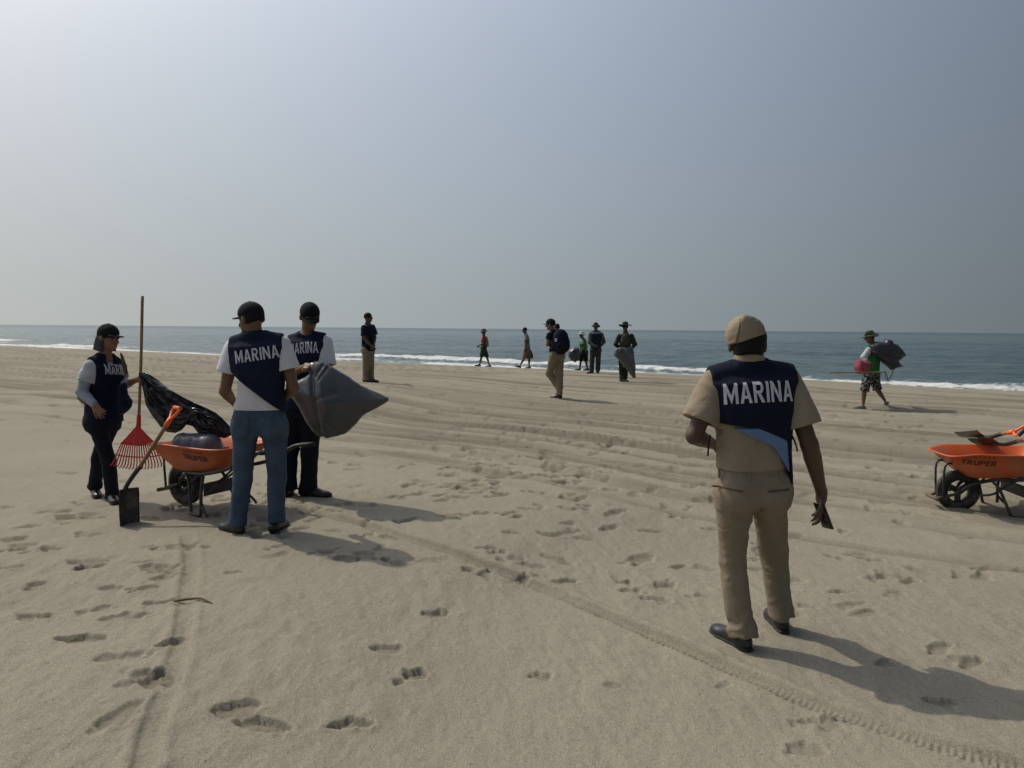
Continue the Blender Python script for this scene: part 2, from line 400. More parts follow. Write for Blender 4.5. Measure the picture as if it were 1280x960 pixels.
# ------------------------------------------------------------------ the sea
def build_sea():
    ths = np.concatenate([[-2.0,-1.6,-1.3,-1.1], np.linspace(-0.95,0.80,370), [0.95,1.1,1.3,1.7]])
    rs_ = [22.0]; r = 22.0
    while r < 16000:
        r += 0.42 if r < 110 else r*0.0040 if r < 260 else r*0.012 if r < 900 else r*0.08
        rs_.append(r)
    rs_ = np.array(rs_); T, R = np.meshgrid(ths, rs_)
    X, Y = R*np.sin(T), R*np.cos(T)
    q = NX*X+NY*Y; t = -NY*X+NX*Y
    qw = q + 1.2*vnoise(t/16, q/40, 101) + 0.5*vnoise(t/4.5, q/20, 102)
    far = sstep(900, 300, R)
    h = np.zeros_like(X)
    # swell lines
    for lam, amp, sd in ((23,.16,1),(14.5,.12,2),(9.0,.075,3)):
        ph = 2*PI*qw/lam + 2.2*vnoise(t/55, q/60, 110+sd) + sd
        env = 0.35+0.65*sstep(-.5,.6,vnoise(t/40+sd*9, q/25, 120+sd))
        c = np.cos(ph); h += amp*env*(np.exp(1.4*(c-1))*2-0.8)
    h *= sstep(47, 62, q)*far
    # wind chop
    ch = fbm(t*0.55, q, 3.2, 3, 131)+0.8*fbm(t*0.8+q*.4, q, 1.3, 2, 137)
    h += 0.085*ch*sstep(48,60,q)*far + 0.02*ch*sstep(46,48,q)
    # breaking lines
    foam = np.zeros_like(X)
    edge = 45.2 + 1.6*vnoise(t/13, 0*t, 141) + 0.6*vnoise(t/3.2, 0*t, 142)
    for c0, wd, amp, brk, sd in ((48.6,1.6,.16,-.75,1),(54.0,1.7,.28,.05,2),(62.0,1.4,.20,.50,3)):
        cq = c0 + 2.0*vnoise(t/24+sd*5, 0*t, 150+sd) + 0.7*vnoise(t/5, 0*t, 160+sd)
        on = sstep(brk-.25, brk+.25, vnoise(t/17+sd*3.3, 0*t, 170+sd) + 0.3*vnoise(t/4, 0*t, 175+sd) + 0.25*sstep(10,60,t))
        e = (q-cq)
        h += amp*on*np.exp(-(e/wd)**2*np.where(e > 0, .5, 2.5))*(1+.5*vnoise(t/.8,q/.8,180+sd))
        tail = np.exp(-np.maximum(e,0)/(3.0*wd))*sstep(-1.1*wd, -.3*wd, e)
        foam = np.maximum(foam, on*tail)
    sw = sstep(0, .7, q-edge)*np.exp(-np.maximum(q-edge,0)/(3.6+2.6*sstep(5,-15,t)))
    foam = np.maximum(foam, 0.95*sw)
    foam = np.maximum(foam, 0.50*sstep(45,48,q)*sstep(60,50,q))
    base = np.where(q < 49, SEA_Z + 0.012*np.maximum(0,q-46)*0, SEA_Z)
    V = np.stack([X,Y,base+h],-1).reshape(-1,3)
    n, m = T.shape; idx = np.arange(n*m).reshape(n,m)
    Qd = np.stack([idx[:-1,:-1], idx[1:,:-1], idx[1:,1:], idx[:-1,1:]], -1).reshape(-1,4)
    Qd = Qd[:, ::-1]
    keep = (q.ravel()[Qd].max(1) > 38)
    me = quads_mesh(V, Qd[keep], 'sea')
    attr(me, 'foam', foam.ravel()); attr(me, 'far', sstep(80,1500,R).ravel())
    s = NT('sea_water'); v = s.coord()
    mp = s.coord((1,1,1)); rot = mp.node if hasattr(mp,'node') else None
    mp.node.inputs['Rotation'].default_value = (0,0,math.radians(-34)); mp.node.inputs['Scale'].default_value = (0.45,1,1)
    n1 = s.noise(mp, 1.1, 5, .62, .4); n2 = s.noise(mp, 0.16, 4, .6, .3)
    hgt = s.math('ADD', s.math('MULTIPLY', n1, .35), s.math('MULTIPLY', n2, 1.2))
    bmp = s.bump(hgt, 0.9, 0.9)
    fn = s.noise(v, 1.5, 6, .68, .6); fn2 = s.noise(v, 6.0, 4, .7)
    fk = s.math('ADD', s.attr('foam'), s.math('ADD', s.math('MULTIPLY', s.math('SUBTRACT', fn, .5), 2.1), s.math('MULTIPLY', s.math('SUBTRACT', fn2,.5), .7)))
    fm = s.ramp(fk, [(.46,0.0),(.85,1.0)])
    tint = s.ramp(n2, [(.35,(.026,.058,.064)),(.65,(.044,.086,.092))])
    s.set(Base_Color=s.mix(fm, tint, (.62,.64,.64)), Roughness=s.math('ADD', s.math('ADD', .13, s.math('MULTIPLY', s.attr('far'), .16)), s.math('MULTIPLY', fm, .5)), IOR=1.33)
    s.lk(bmp, s.b.inputs['Normal'])
    return tag(link('sea_water', me, s.m), kind='structure')
build_sea()
# ------------------------------------------------------------------ sand surface lookup
_thf = th[:1050]
def gz(x, y):
    r = math.hypot(x, y); a = math.atan2(x, y)
    i = int(np.clip(np.searchsorted(rr, r), 1, NR-1)); j = int(np.clip(np.searchsorted(_thf, a), 1, NF-1))
    return float((Z[i-1,j-1]+Z[i,j]+Z[i-1,j]+Z[i,j-1])/4)

# ------------------------------------------------------------------ materials
def fabric(name, col, var=0.18, rough=0.9, weave=900, bump=0.25, wr=0.0, sheen=0.0):
    s = NT(name); v = s.coord()
    n = s.noise(v, 9, 4, .6); w = s.noise(v, weave, 2, .5); big = s.noise(v, 2.6, 2, .5)
    lo = tuple(c*(1-var) for c in col); hi = tuple(min(1, c*(1+var)) for c in col)
    c = s.mix(s.ramp(n, [(.3,0.0),(.7,1.0)]), lo, hi)
    c = s.mix(0.25, c, s.ramp(w, [(.3,tuple(k*.7 for k in col)),(.7,tuple(min(1,k*1.25) for k in col))]))
    cr = s.noise(v, 6.5, 2, .45, 1.2); crs = s.math('ABSOLUTE', s.math('SUBTRACT', cr, .5))
    b = s.bump(s.math('ADD', s.math('MULTIPLY', w, .25), s.noise(v, 34, 4, .6, .5)), bump, 0.006, s.bump(crs, .28, .05))
    s.lk(b, s.b.inputs['Normal'])
    return s.set(Base_Color=c, Roughness=rough, Specular_IOR_Level=0.2, Sheen_Weight=sheen, Sheen_Roughness=.5)
def camo(name, cols, scale=14):
    s = NT(name); v = s.coord()
    n1 = s.noise(v, scale, 2, .5, .5); n2 = s.noise(v, scale*1.35, 2, .5, .8)
    c = s.mix(s.ramp(n1, [(.47,0.0),(.50,1.0)]), cols[0], cols[1])
    c = s.mix(s.ramp(n2, [(.55,0.0),(.58,1.0)]), c, cols[2])
    s.lk(s.bump(s.noise(v, 40, 4, .6), .25, .006), s.b.inputs['Normal'])
    return s.set(Base_Color=c, Roughness=.9, Specular_IOR_Level=.2)
def skin(name, col):
    s = NT(name); v = s.coord(); n = s.noise(v, 22, 4, .6)
    c = s.mix(n, tuple(k*.82 for k in col), tuple(k*1.15 for k in col))
    s.lk(s.bump(s.noise(v, 260, 3, .6), .2, .003), s.b.inputs['Normal'])
    return s.set(Base_Color=c, Roughness=.52, Specular_IOR_Level=.4, Subsurface_Weight=.0)
def plain(name, col, rough=.5, var=.12, metal=0.0, bump=.12, scale=30, dirt=0.0, spec=.5, coat=0.0):
    s = NT(name); v = s.coord(); n = s.noise(v, scale, 4, .6)
    c = s.mix(n, tuple(k*(1-var) for k in col), tuple(min(1,k*(1+var)) for k in col))
    if dirt:
        d = s.noise(v, 7, 5, .7, .4); c = s.mix(s.math('MULTIPLY', s.ramp(d, [(.45,0.0),(.68,1.0)]), dirt), c, (.27,.23,.175))
    s.lk(s.bump(s.noise(v, scale*4, 4, .6), bump, .004), s.b.inputs['Normal'])
    return s.set(Base_Color=c, Roughness=s.math('ADD', rough-.06, s.math('MULTIPLY', n, .12)), Metallic=metal, Specular_IOR_Level=spec, Coat_Weight=coat)
def wood(name, col):
    s = NT(name); v = s.coord((6,6,6)); n = s.noise(v, 6, 5, .7, 1.5)
    c = s.ramp(n, [(.25,tuple(k*.55 for k in col)),(.75,tuple(k*1.2 for k in col))])
    s.lk(s.bump(n, .25, .003), s.b.inputs['Normal'])
    return s.set(Base_Color=c, Roughness=.7, Specular_IOR_Level=.3)
def film(name, col, rough=.3, crease=.5):
    """thin polythene of refuse bags, creased"""
    s = NT(name); v = s.coord()
    n = s.noise(v, 11, 5, .65, 1.2); n2 = s.noise(v, 34, 4, .6, .6)
    s.lk(s.bump(s.math('ADD', n, s.math('MULTIPLY', n2, .3)), crease, .02), s.b.inputs['Normal'])
    c = s.mix(n, tuple(k*.8 for k in col), tuple(k*1.25 for k in col))
    return s.set(Base_Color=c, Roughness=rough, Specular_IOR_Level=.55)
M = dict(
    navy=fabric('navy_cloth', (.0065,.0095,.025), .25), navy2=fabric('navy_cloth_worn', (.010,.015,.036), .3),
    lining=fabric('blue_lining_cloth', (.13,.20,.36), .12), white=fabric('white_cotton', (.62,.62,.66), .06, bump=.3),
    khaki=fabric('khaki_drill', (.225,.185,.135), .10, bump=.3), khaki_shirt=fabric('khaki_shirt_cloth', (.265,.220,.160), .08, bump=.3),
    denim=fabric('blue_denim', (.056,.084,.130), .34, bump=.3), black=fabric('black_cloth', (.010,.011,.015), .3),
    darktrouser=fabric('dark_trouser_cloth', (.011,.013,.022), .3), grey_sleeve=fabric('grey_sleeve_cloth', (.30,.34,.40), .1),
    plaid=fabric('pale_shirt_cloth', (.42,.44,.47), .3), slit_shade=fabric('khaki_slit_shade', (.09,.072,.052), .1), beige=fabric('beige_trouser_cloth', (.22,.18,.125), .15),
    red=fabric('red_cloth', (.26,.035,.04), .3), green=fabric('green_vest_cloth', (.024,.15,.042), .2), grgrey=fabric('grey_green_cloth', (.13,.18,.14), .3),
    brown=fabric('brown_cloth', (.16,.115,.075), .3), olive=fabric('olive_cloth', (.075,.078,.055), .3), pink=fabric('pink_cloth', (.27,.07,.095), .2),
    hatwhite=fabric('white_hat_cloth', (.55,.55,.52), .1), olivehat=fabric('dark_olive_hat_cloth', (.030,.040,.028), .3),
    camo=camo('woodland_camouflage', ((.030,.038,.026),(.062,.062,.040),(.012,.014,.011))),
    short=camo('patterned_shorts_cloth', ((.012,.014,.018),(.020,.022,.03),(.28,.29,.27)), 22),
    camohat=camo('camouflage_hat_cloth', ((.03,.055,.03),(.012,.02,.012),(.16,.16,.10)), 16),
    skin=skin('brown_skin', (.155,.082,.052)), skin2=skin('tan_skin', (.215,.115,.075)), skin3=skin('deep_brown_skin', (.085,.045,.03)),
    hair=plain('black_hair', (.005,.0045,.0045), .75, .3, bump=.4, scale=90, spec=.25), shoe=plain('black_shoe_leather', (.007,.007,.008), .38, .2, dirt=.08),
    boot=plain('brown_boot_leather', (.055,.038,.026), .6, .2, dirt=.35), sandal=plain('grey_sandal_rubber', (.18,.18,.17), .7),
    letter=plain('reflective_letter_print', (.50,.51,.56), .5, .45, scale=75), eye=plain('dark_eye', (.02,.015,.012), .2),
    phone=plain('black_phone_glass', (.012,.013,.015), .15), webbing=plain('black_webbing', (.010,.010,.011), .8),
    orange=plain('orange_painted_steel', (.54,.098,.022), .48, .14, dirt=.55, scale=8), orange2=plain('orange_plastic', (.80,.14,.03), .45, .1, dirt=.15),
    blackmetal=plain('black_painted_steel', (.012,.012,.013), .45, .2, dirt=.22), steel=plain('worn_grey_steel', (.20,.20,.195), .42, .25, metal=.85, dirt=.3),
    darksteel=plain('dark_blade_steel', (.045,.043,.042), .5, .3, metal=.5, dirt=.35), tyre=plain('tyre_rubber', (.016,.016,.017), .8, .25, dirt=.45),
    grip=plain('black_rubber_grip', (.012,.012,.012), .7), wood=wood('ash_wood', (.30,.19,.105)), paleband=plain('steel_ferrule', (.3,.3,.3), .4, metal=.8),
    redplastic=plain('red_plastic', (.55,.022,.018), .38, .12, scale=12), print=plain('black_paint_print', (.012,.010,.010), .6), redpaint=plain('dark_red_paint', (.34,.03,.012), .6),
    greybag=film('grey_polythene', (.066,.072,.074), .26, .16), blackbag=film('black_polythene', (.012,.013,.015), .16, .55), bluebag=film('blue_black_polythene', (.020,.024,.036), .33, .4),
    stick=wood('driftwood', (.17,.12,.075)), strap=plain('tan_strap', (.22,.17,.11), .8), scarf=fabric('grey_scarf_cloth', (.07,.072,.085), .25), brownscarf=fabric('olive_brown_cloth',(.11,.075,.045),.25),
    sidestripe=fabric('grey_vest_panel', (.20,.21,.25), .15))

# ------------------------------------------------------------------ implicit surfaces: round cones, lofts and ellipsoids blended on a grid
def V3(p): return np.array([p[0], p[1], p[2]], dtype=np.float64)
def unit(v):
    v = V3(v); return v/ (np.linalg.norm(v)+1e-12)
class Prim:
    def __init__(s, fn, lo, hi): s.fn, s.lo, s.hi = fn, np.array(lo), np.array(hi)
def cone(a, b, ra, rb=None):
    rb = ra if rb is None else rb; a, b = V3(a), V3(b); ab = b-a; L2 = ab@ab+1e-9; R = max(ra, rb)
    def fn(X,Y,Zz):
        px, py, pz = X-a[0], Y-a[1], Zz-a[2]
        h = np.clip((px*ab[0]+py*ab[1]+pz*ab[2])/L2, 0, 1)
        return np.sqrt((px-h*ab[0])**2+(py-h*ab[1])**2+(pz-h*ab[2])**2) - (ra+(rb-ra)*h)
    return Prim(fn, np.minimum(a,b)-R, np.maximum(a,b)+R)
def limb(a, b, prof, caps=True):
    """round limb with a radius profile [(t, r)...]"""
    a, b = V3(a), V3(b); ab = b-a; L2 = ab@ab+1e-9; ts = [p[0] for p in prof]; rs = [p[1] for p in prof]; R = max(rs)
    def fn(X,Y,Zz):
        px, py, pz = X-a[0], Y-a[1], Zz-a[2]
        h = np.clip((px*ab[0]+py*ab[1]+pz*ab[2])/L2, 0, 1)
        return np.sqrt((px-h*ab[0])**2+(py-h*ab[1])**2+(pz-h*ab[2])**2) - np.interp(h, ts, rs)
    return Prim(fn, np.minimum(a,b)-R, np.maximum(a,b)+R)
def ell(c, r, fr=None):
    """ellipsoid; fr = (right, forward, up) unit vectors"""
    c = V3(c); r = np.array(r, dtype=float); R = r.max(); mr = r.min()
    fr = fr if fr is not None else (np.array([1.,0,0]), np.array([0,1.,0]), np.array([0,0,1.]))
    def fn(X,Y,Zz):
        px, py, pz = X-c[0], Y-c[1], Zz-c[2]; k0 = 0; k1 = 0
        for ax, rad in zip(fr, r):
            u = (px*ax[0]+py*ax[1]+pz*ax[2]); k0 = k0+(u/rad)**2; k1 = k1+(u/rad**2)**2
        k0 = np.sqrt(k0); return k0*(k0-1)/np.sqrt(k1+1e-9)
    return Prim(fn, c-R, c+R)
def loft(nodes, p=2.4, cap=True):
    """tube through nodes (centre, right vector, half width, half depth); flat ends"""
    C = np.array([V3(n[0]) for n in nodes]); A = C[0]; B = C[-1]; ax = unit(B-A); L = np.linalg.norm(B-A)
    ts = np.array([(c-A)@ax for c in C]); rgt = np.array([unit(V3(n[1])-(V3(n[1])@ax)*ax) for n in nodes])
    wx = np.array([n[2] for n in nodes]); wy = np.array([n[3] for n in nodes])
    R = max(wx.max(), wy.max())
    def fn(X,Y,Zz):
        px, py, pz = X-A[0], Y-A[1], Zz-A[2]
        t = px*ax[0]+py*ax[1]+pz*ax[2]
        f = lambda arr: np.interp(t, ts, arr)
        cx, cy, cz = f(C[:,0])-A[0], f(C[:,1])-A[1], f(C[:,2])-A[2]
        rx, ry, rz = f(rgt[:,0]), f(rgt[:,1]), f(rgt[:,2])
        fx, fy, fz = ax[1]*rz-ax[2]*ry, ax[2]*rx-ax[0]*rz, ax[0]*ry-ax[1]*rx
        dx, dy, dz = px-cx, py-cy, pz-cz
        u = np.abs(dx*rx+dy*ry+dz*rz); v = np.abs(dx*fx+dy*fy+dz*fz)
        W, D = f(wx), f(wy)
        d = (((u/W)**p+(v/D)**p+1e-12)**(1/p)-1)*np.minimum(W, D)
        if cap: d = np.maximum(d, np.maximum(-t, t-L))
        return d
    return Prim(fn, C.min(0)-R, C.max(0)+R)
EDG = [(0,1),(2,3),(4,5),(6,7),(0,2),(1,3),(4,6),(5,7),(0,4),(1,5),(2,6),(3,7)]
CRN = np.array([[i&1,(i>>1)&1,(i>>2)&1] for i in range(8)])
class Fld:
    def __init__(s, vox): s.v = vox; s.ops = []; s.lo = np.full(3, 1e9); s.hi = np.full(3, -1e9)
    def add(s, *prims, k=0.02):
        for p in prims:
            s.ops.append(('+', p, k)); s.lo = np.minimum(s.lo, p.lo); s.hi = np.maximum(s.hi, p.hi)
        return s
    def cut(s, *prims, k=0.0):
        for p in prims: s.ops.append(('-', p, k))
        return s
    def keep(s, pt, n): s.ops.append(('p', V3(pt), unit(n))); return s      # keep the side n points away from
    def fold(s, fn): s.ops.append(('w', fn, None)); return s
    def build(s, smooth=1):
        v = s.v; lo = s.lo-0.03-2*v; n = np.ceil((s.hi+0.03+2*v-lo)/v).astype(int)+1
        ax = [lo[i]+v*np.arange(n[i]) for i in range(3)]
        F = np.full(n, 0.5, dtype=np.float32)
        for op, p, k in s.ops:
            if op in '+-':
                m = 0.05+2*v
                sl = tuple(slice(max(0, int((p.lo[i]-m-lo[i])/v)), min(n[i], int((p.hi[i]+m-lo[i])/v)+2)) for i in range(3))
                if any(q.start >= q.stop for q in sl): continue
                X, Y, Zz = ax[0][sl[0]][:,None,None], ax[1][sl[1]][None,:,None], ax[2][sl[2]][None,None,:]
                d = p.fn(X, Y, Zz).astype(np.float32); a = F[sl]
                if op == '+':
                    if k: h = np.clip(.5+.5*(a-d)/k, 0, 1); F[sl] = a*(1-h)+d*h - k*h*(1-h)
                    else: F[sl] = np.minimum(a, d)
                else: F[sl] = np.maximum(a, -d)
            elif op == 'p':
                F = np.maximum(F, ((ax[0]-p[0])*k[0])[:,None,None]+((ax[1]-p[1])*k[1])[None,:,None]+((ax[2]-p[2])*k[2])[None,None,:]).astype(np.float32)
            else:
                I = np.nonzero(np.abs(F) < 0.03)
                F[I] += p(ax[0][I[0]], ax[1][I[1]], ax[2][I[2]]).astype(np.float32)
        # surface nets
        S = F < 0
        cnt = np.zeros(np.array(n)-1, dtype=np.int8)
        for c in CRN: cnt += S[c[0]:n[0]-1+c[0], c[1]:n[1]-1+c[1], c[2]:n[2]-1+c[2]]
        cells = np.argwhere((cnt > 0) & (cnt < 8))
        if len(cells) == 0: return mesh([], [])
        vals = np.stack([F[cells[:,0]+c[0], cells[:,1]+c[1], cells[:,2]+c[2]] for c in CRN], 1)
        pos = np.zeros((len(cells),3)); num = np.zeros(len(cells))
        for i, j in EDG:
            a, b = vals[:,i], vals[:,j]; m = (a < 0) != (b < 0)
            t = np.where(m, a/(a-b+1e-20), 0)[:,None]
            pos += np.where(m[:,None], CRN[i]+(CRN[j]-CRN[i])*t, 0); num += m
        V = lo + v*(cells + pos/num[:,None])
        cmap = np.full(np.array(n)-1, -1, dtype=np.int32); cmap[tuple(cells.T)] = np.arange(len(cells))
        Qs = []
        for A in range(3):
            B, C = (A+1)%3, (A+2)%3
            s0 = [slice(None)]*3; s1 = [slice(None)]*3; s0[A] = slice(0,-1); s1[A] = slice(1,None)
            for sgn in (True, False):
                E = np.argwhere(S[tuple(s0)] & ~S[tuple(s1)]) if sgn else np.argwhere(~S[tuple(s0)] & S[tuple(s1)])
                if len(E) == 0: continue
                def cell(db, dc):
                    c = E.copy(); c[:,B] -= db; c[:,C] -= dc; return cmap[tuple(c.T)]
                q = np.stack([cell(1,1), cell(0,1), cell(0,0), cell(1,0)], 1)
                Qs.append(q if sgn else q[:, ::-1])
        Qs = np.concatenate(Qs); Qs = Qs[(Qs >= 0).all(1)]
        for _ in range(smooth):
            acc = np.zeros_like(V); c = np.zeros(len(V))
            for i in range(4):
                np.add.at(acc, Qs[:,i], V[Qs[:,(i+1)%4]]); np.add.at(c, Qs[:,i], 1)
                np.add.at(acc, Qs[:,(i+1)%4], V[Qs[:,i]]); np.add.at(c, Qs[:,(i+1)%4], 1)
            V = 0.5*V + 0.5*acc/np.maximum(c,1)[:,None]
        return quads_mesh(V, Qs)
def shade_auto(o, deg=35):
    return o

# ------------------------------------------------------------------ lettering laid on a surface
def _ring(cx, cy, rx, ry, ix, iy, a0, a1, n=10):
    out = []
    for k in range(n):
        a, b = a0+(a1-a0)*k/n, a0+(a1-a0)*(k+1)/n
        out.append([(cx+rx*math.cos(a),cy+ry*math.sin(a)),(cx+rx*math.cos(b),cy+ry*math.sin(b)),(cx+ix*math.cos(b),cy+iy*math.sin(b)),(cx+ix*math.cos(a),cy+iy*math.sin(a))])
    return out
def _box(x0, y0, x1, y1): return [(x0,y0),(x1,y0),(x1,y1),(x0,y1)]
_bowl = [_box(.2,.85,.42,1), _box(.2,.42,.42,.57)] + _ring(.42,.71,.27,.29,.09,.14,PI/2,-PI/2)
GLYPH = {
 'M': (.92, [_box(0,0,.19,1), _box(.73,0,.92,1), [(.19,1),(.19,.60),(.46,.0),(.46,.40)], [(.73,1),(.46,.40),(.46,.0),(.73,.60)]]),
 'A': (.80, [[(0,0),(.21,0),(.40,.76),(.40,1),(.29,1)], [(.80,0),(.51,1),(.40,1),(.40,.76),(.59,0)], [(.265,.22),(.535,.22),(.4975,.37),(.3025,.37)]]),
 'R': (.76, [_box(0,0,.2,1)]+_bowl+[[(.27,.42),(.50,.42),(.76,0),(.52,0)]]),
 'P': (.70, [_box(0,0,.2,1)]+_bowl),
 'I': (.20, [_box(0,0,.2,1)]),
 'N': (.78, [_box(0,0,.19,1), _box(.59,0,.78,1), [(.19,1),(.19,.64),(.59,0),(.59,.36)]]),
 'T': (.68, [_box(0,.83,.68,1), _box(.24,0,.44,.83)]),
 'U': (.76, [_box(0,.33,.2,1), _box(.56,.33,.76,1)]+_ring(.38,.33,.38,.33,.18,.16,PI,2*PI)),
 'E': (.64, [_box(0,0,.2,1), _box(.2,.83,.64,1), _box(.2,.42,.60,.58), _box(.2,0,.64,.17)]),
 'L': (.60, [_box(0,0,.2,1), _box(.2,0,.60,.17)])}
def text_mesh(txt, bold=0.03, spacing=1.0):
    bm = bmesh.new(); x = 0
    for ch in txt:
        w, polys = GLYPH[ch]
        for p in polys: bm.faces.new([bm.verts.new((x+a, b, 0)) for a, b in p])
        x += w + .13*spacing
    x -= .13*spacing
    bmesh.ops.remove_doubles(bm, verts=bm.verts, dist=1e-5); bmesh.ops.triangulate(bm, faces=bm.faces)
    bmesh.ops.recalc_face_normals(bm, faces=bm.faces)
    for v in bm.verts: v.co = (v.co.x/x-.5, v.co.y-.5, 0)
    return bm
def lettering(txt, target_me, c, right, up, width, height, mat, parent, bold=.03, name='lettering', lift=.004, skew=0.0, spacing=1.0, cuts=3, arc=0.0):
    bm = text_mesh(txt, bold, spacing)
    for _ in range(cuts):
        es = [e for e in bm.edges if math.hypot((e.verts[0].co.x-e.verts[1].co.x)*width, (e.verts[0].co.y-e.verts[1].co.y)*height) > max(.012, height*.22)]
        if es: bmesh.ops.subdivide_edges(bm, edges=es, cuts=1); bmesh.ops.triangulate(bm, faces=bm.faces)
    right, up = unit(right), unit(up); n = np.cross(right, up); c = V3(c)
    bvh = BVHTree.FromPolygons([v.co[:] for v in target_me.vertices], [p.vertices[:] for p in target_me.polygons])
    for v in bm.verts:
        x, y = v.co.x*width, v.co.y*height
        P = c + right*(x+skew*y) + up*(y - arc*(x/width*2)**2)
        hit = bvh.ray_cast(Vector(P+n*0.4), Vector(-n), 0.9)
        if hit[0] is not None: P = V3(hit[0]) + n*lift
        v.co = Vector(P)
    me = bpy.data.meshes.new(name); bm.to_mesh(me); bm.free()
    return link(name, me, mat, parent, smooth=False)

# ------------------------------------------------------------------ people
def perp(v, ref):
    v = unit(v); r = V3(ref)-(V3(ref)@v)*v
    return unit(r)
def rot_about(v, ax, ang):
    v, ax = V3(v), unit(ax); c, s = math.cos(ang), math.sin(ang)
    return v*c + np.cross(ax, v)*s + ax*(ax@v)*(1-c)
def hand_prims(w, d, n, side, s=1.0, curl=0.5, spread=.12, thumb=0.6, fr=.0088):
    """palm, four unequal fingers with two bends, a thumb off the side of the palm. d along the hand, n out of the palm, side towards the thumb"""
    d = unit(d); n = perp(d, n); sd = unit(np.cross(d, n))*side; w = V3(w); out = []
    pc = w+d*.045*s
    out.append(ell(pc, (.040*s,.050*s,.0165*s), (sd, d, n)))
    out.append(cone(w-d*.01, w+d*.03*s, .026*s, .026*s))
    for i, (off, ln) in enumerate(((.028,.072),(.0095,.080),(-.0095,.074),(-.027,.058))):
        b = w + d*(.084-.004*abs(i-1))*s + sd*off*s
        dd = rot_about(d, n, 0) ; dd = unit(dd + sd*spread*(off/.028)*.6)
        L = ln*s; p = b - dd*.015
        for seg, (fr_l, c0) in enumerate(((.44,.45),(.32,1.0),(.26,.75))):
            dd = rot_about(dd, np.cross(dd, n), curl*c0*(1+.08*i))
            q = p + dd*(L*fr_l + (.015 if seg == 0 else 0)); out.append(cone(p, q, fr*s*(1-.07*seg), fr*s*(.94-.07*seg))); p = q
    p = w + d*.028*s + sd*.030*s; dd = unit(d*.62 + sd*.72 + n*.25)
    for ln, c in ((.040,.25),(.032,.35),(.024,.3)):
        dd = unit(dd + (d*.5+n*thumb)*c); q = p+dd*ln*s; out.append(cone(p, q, .0112*s, .0096*s)); p = q
    return out
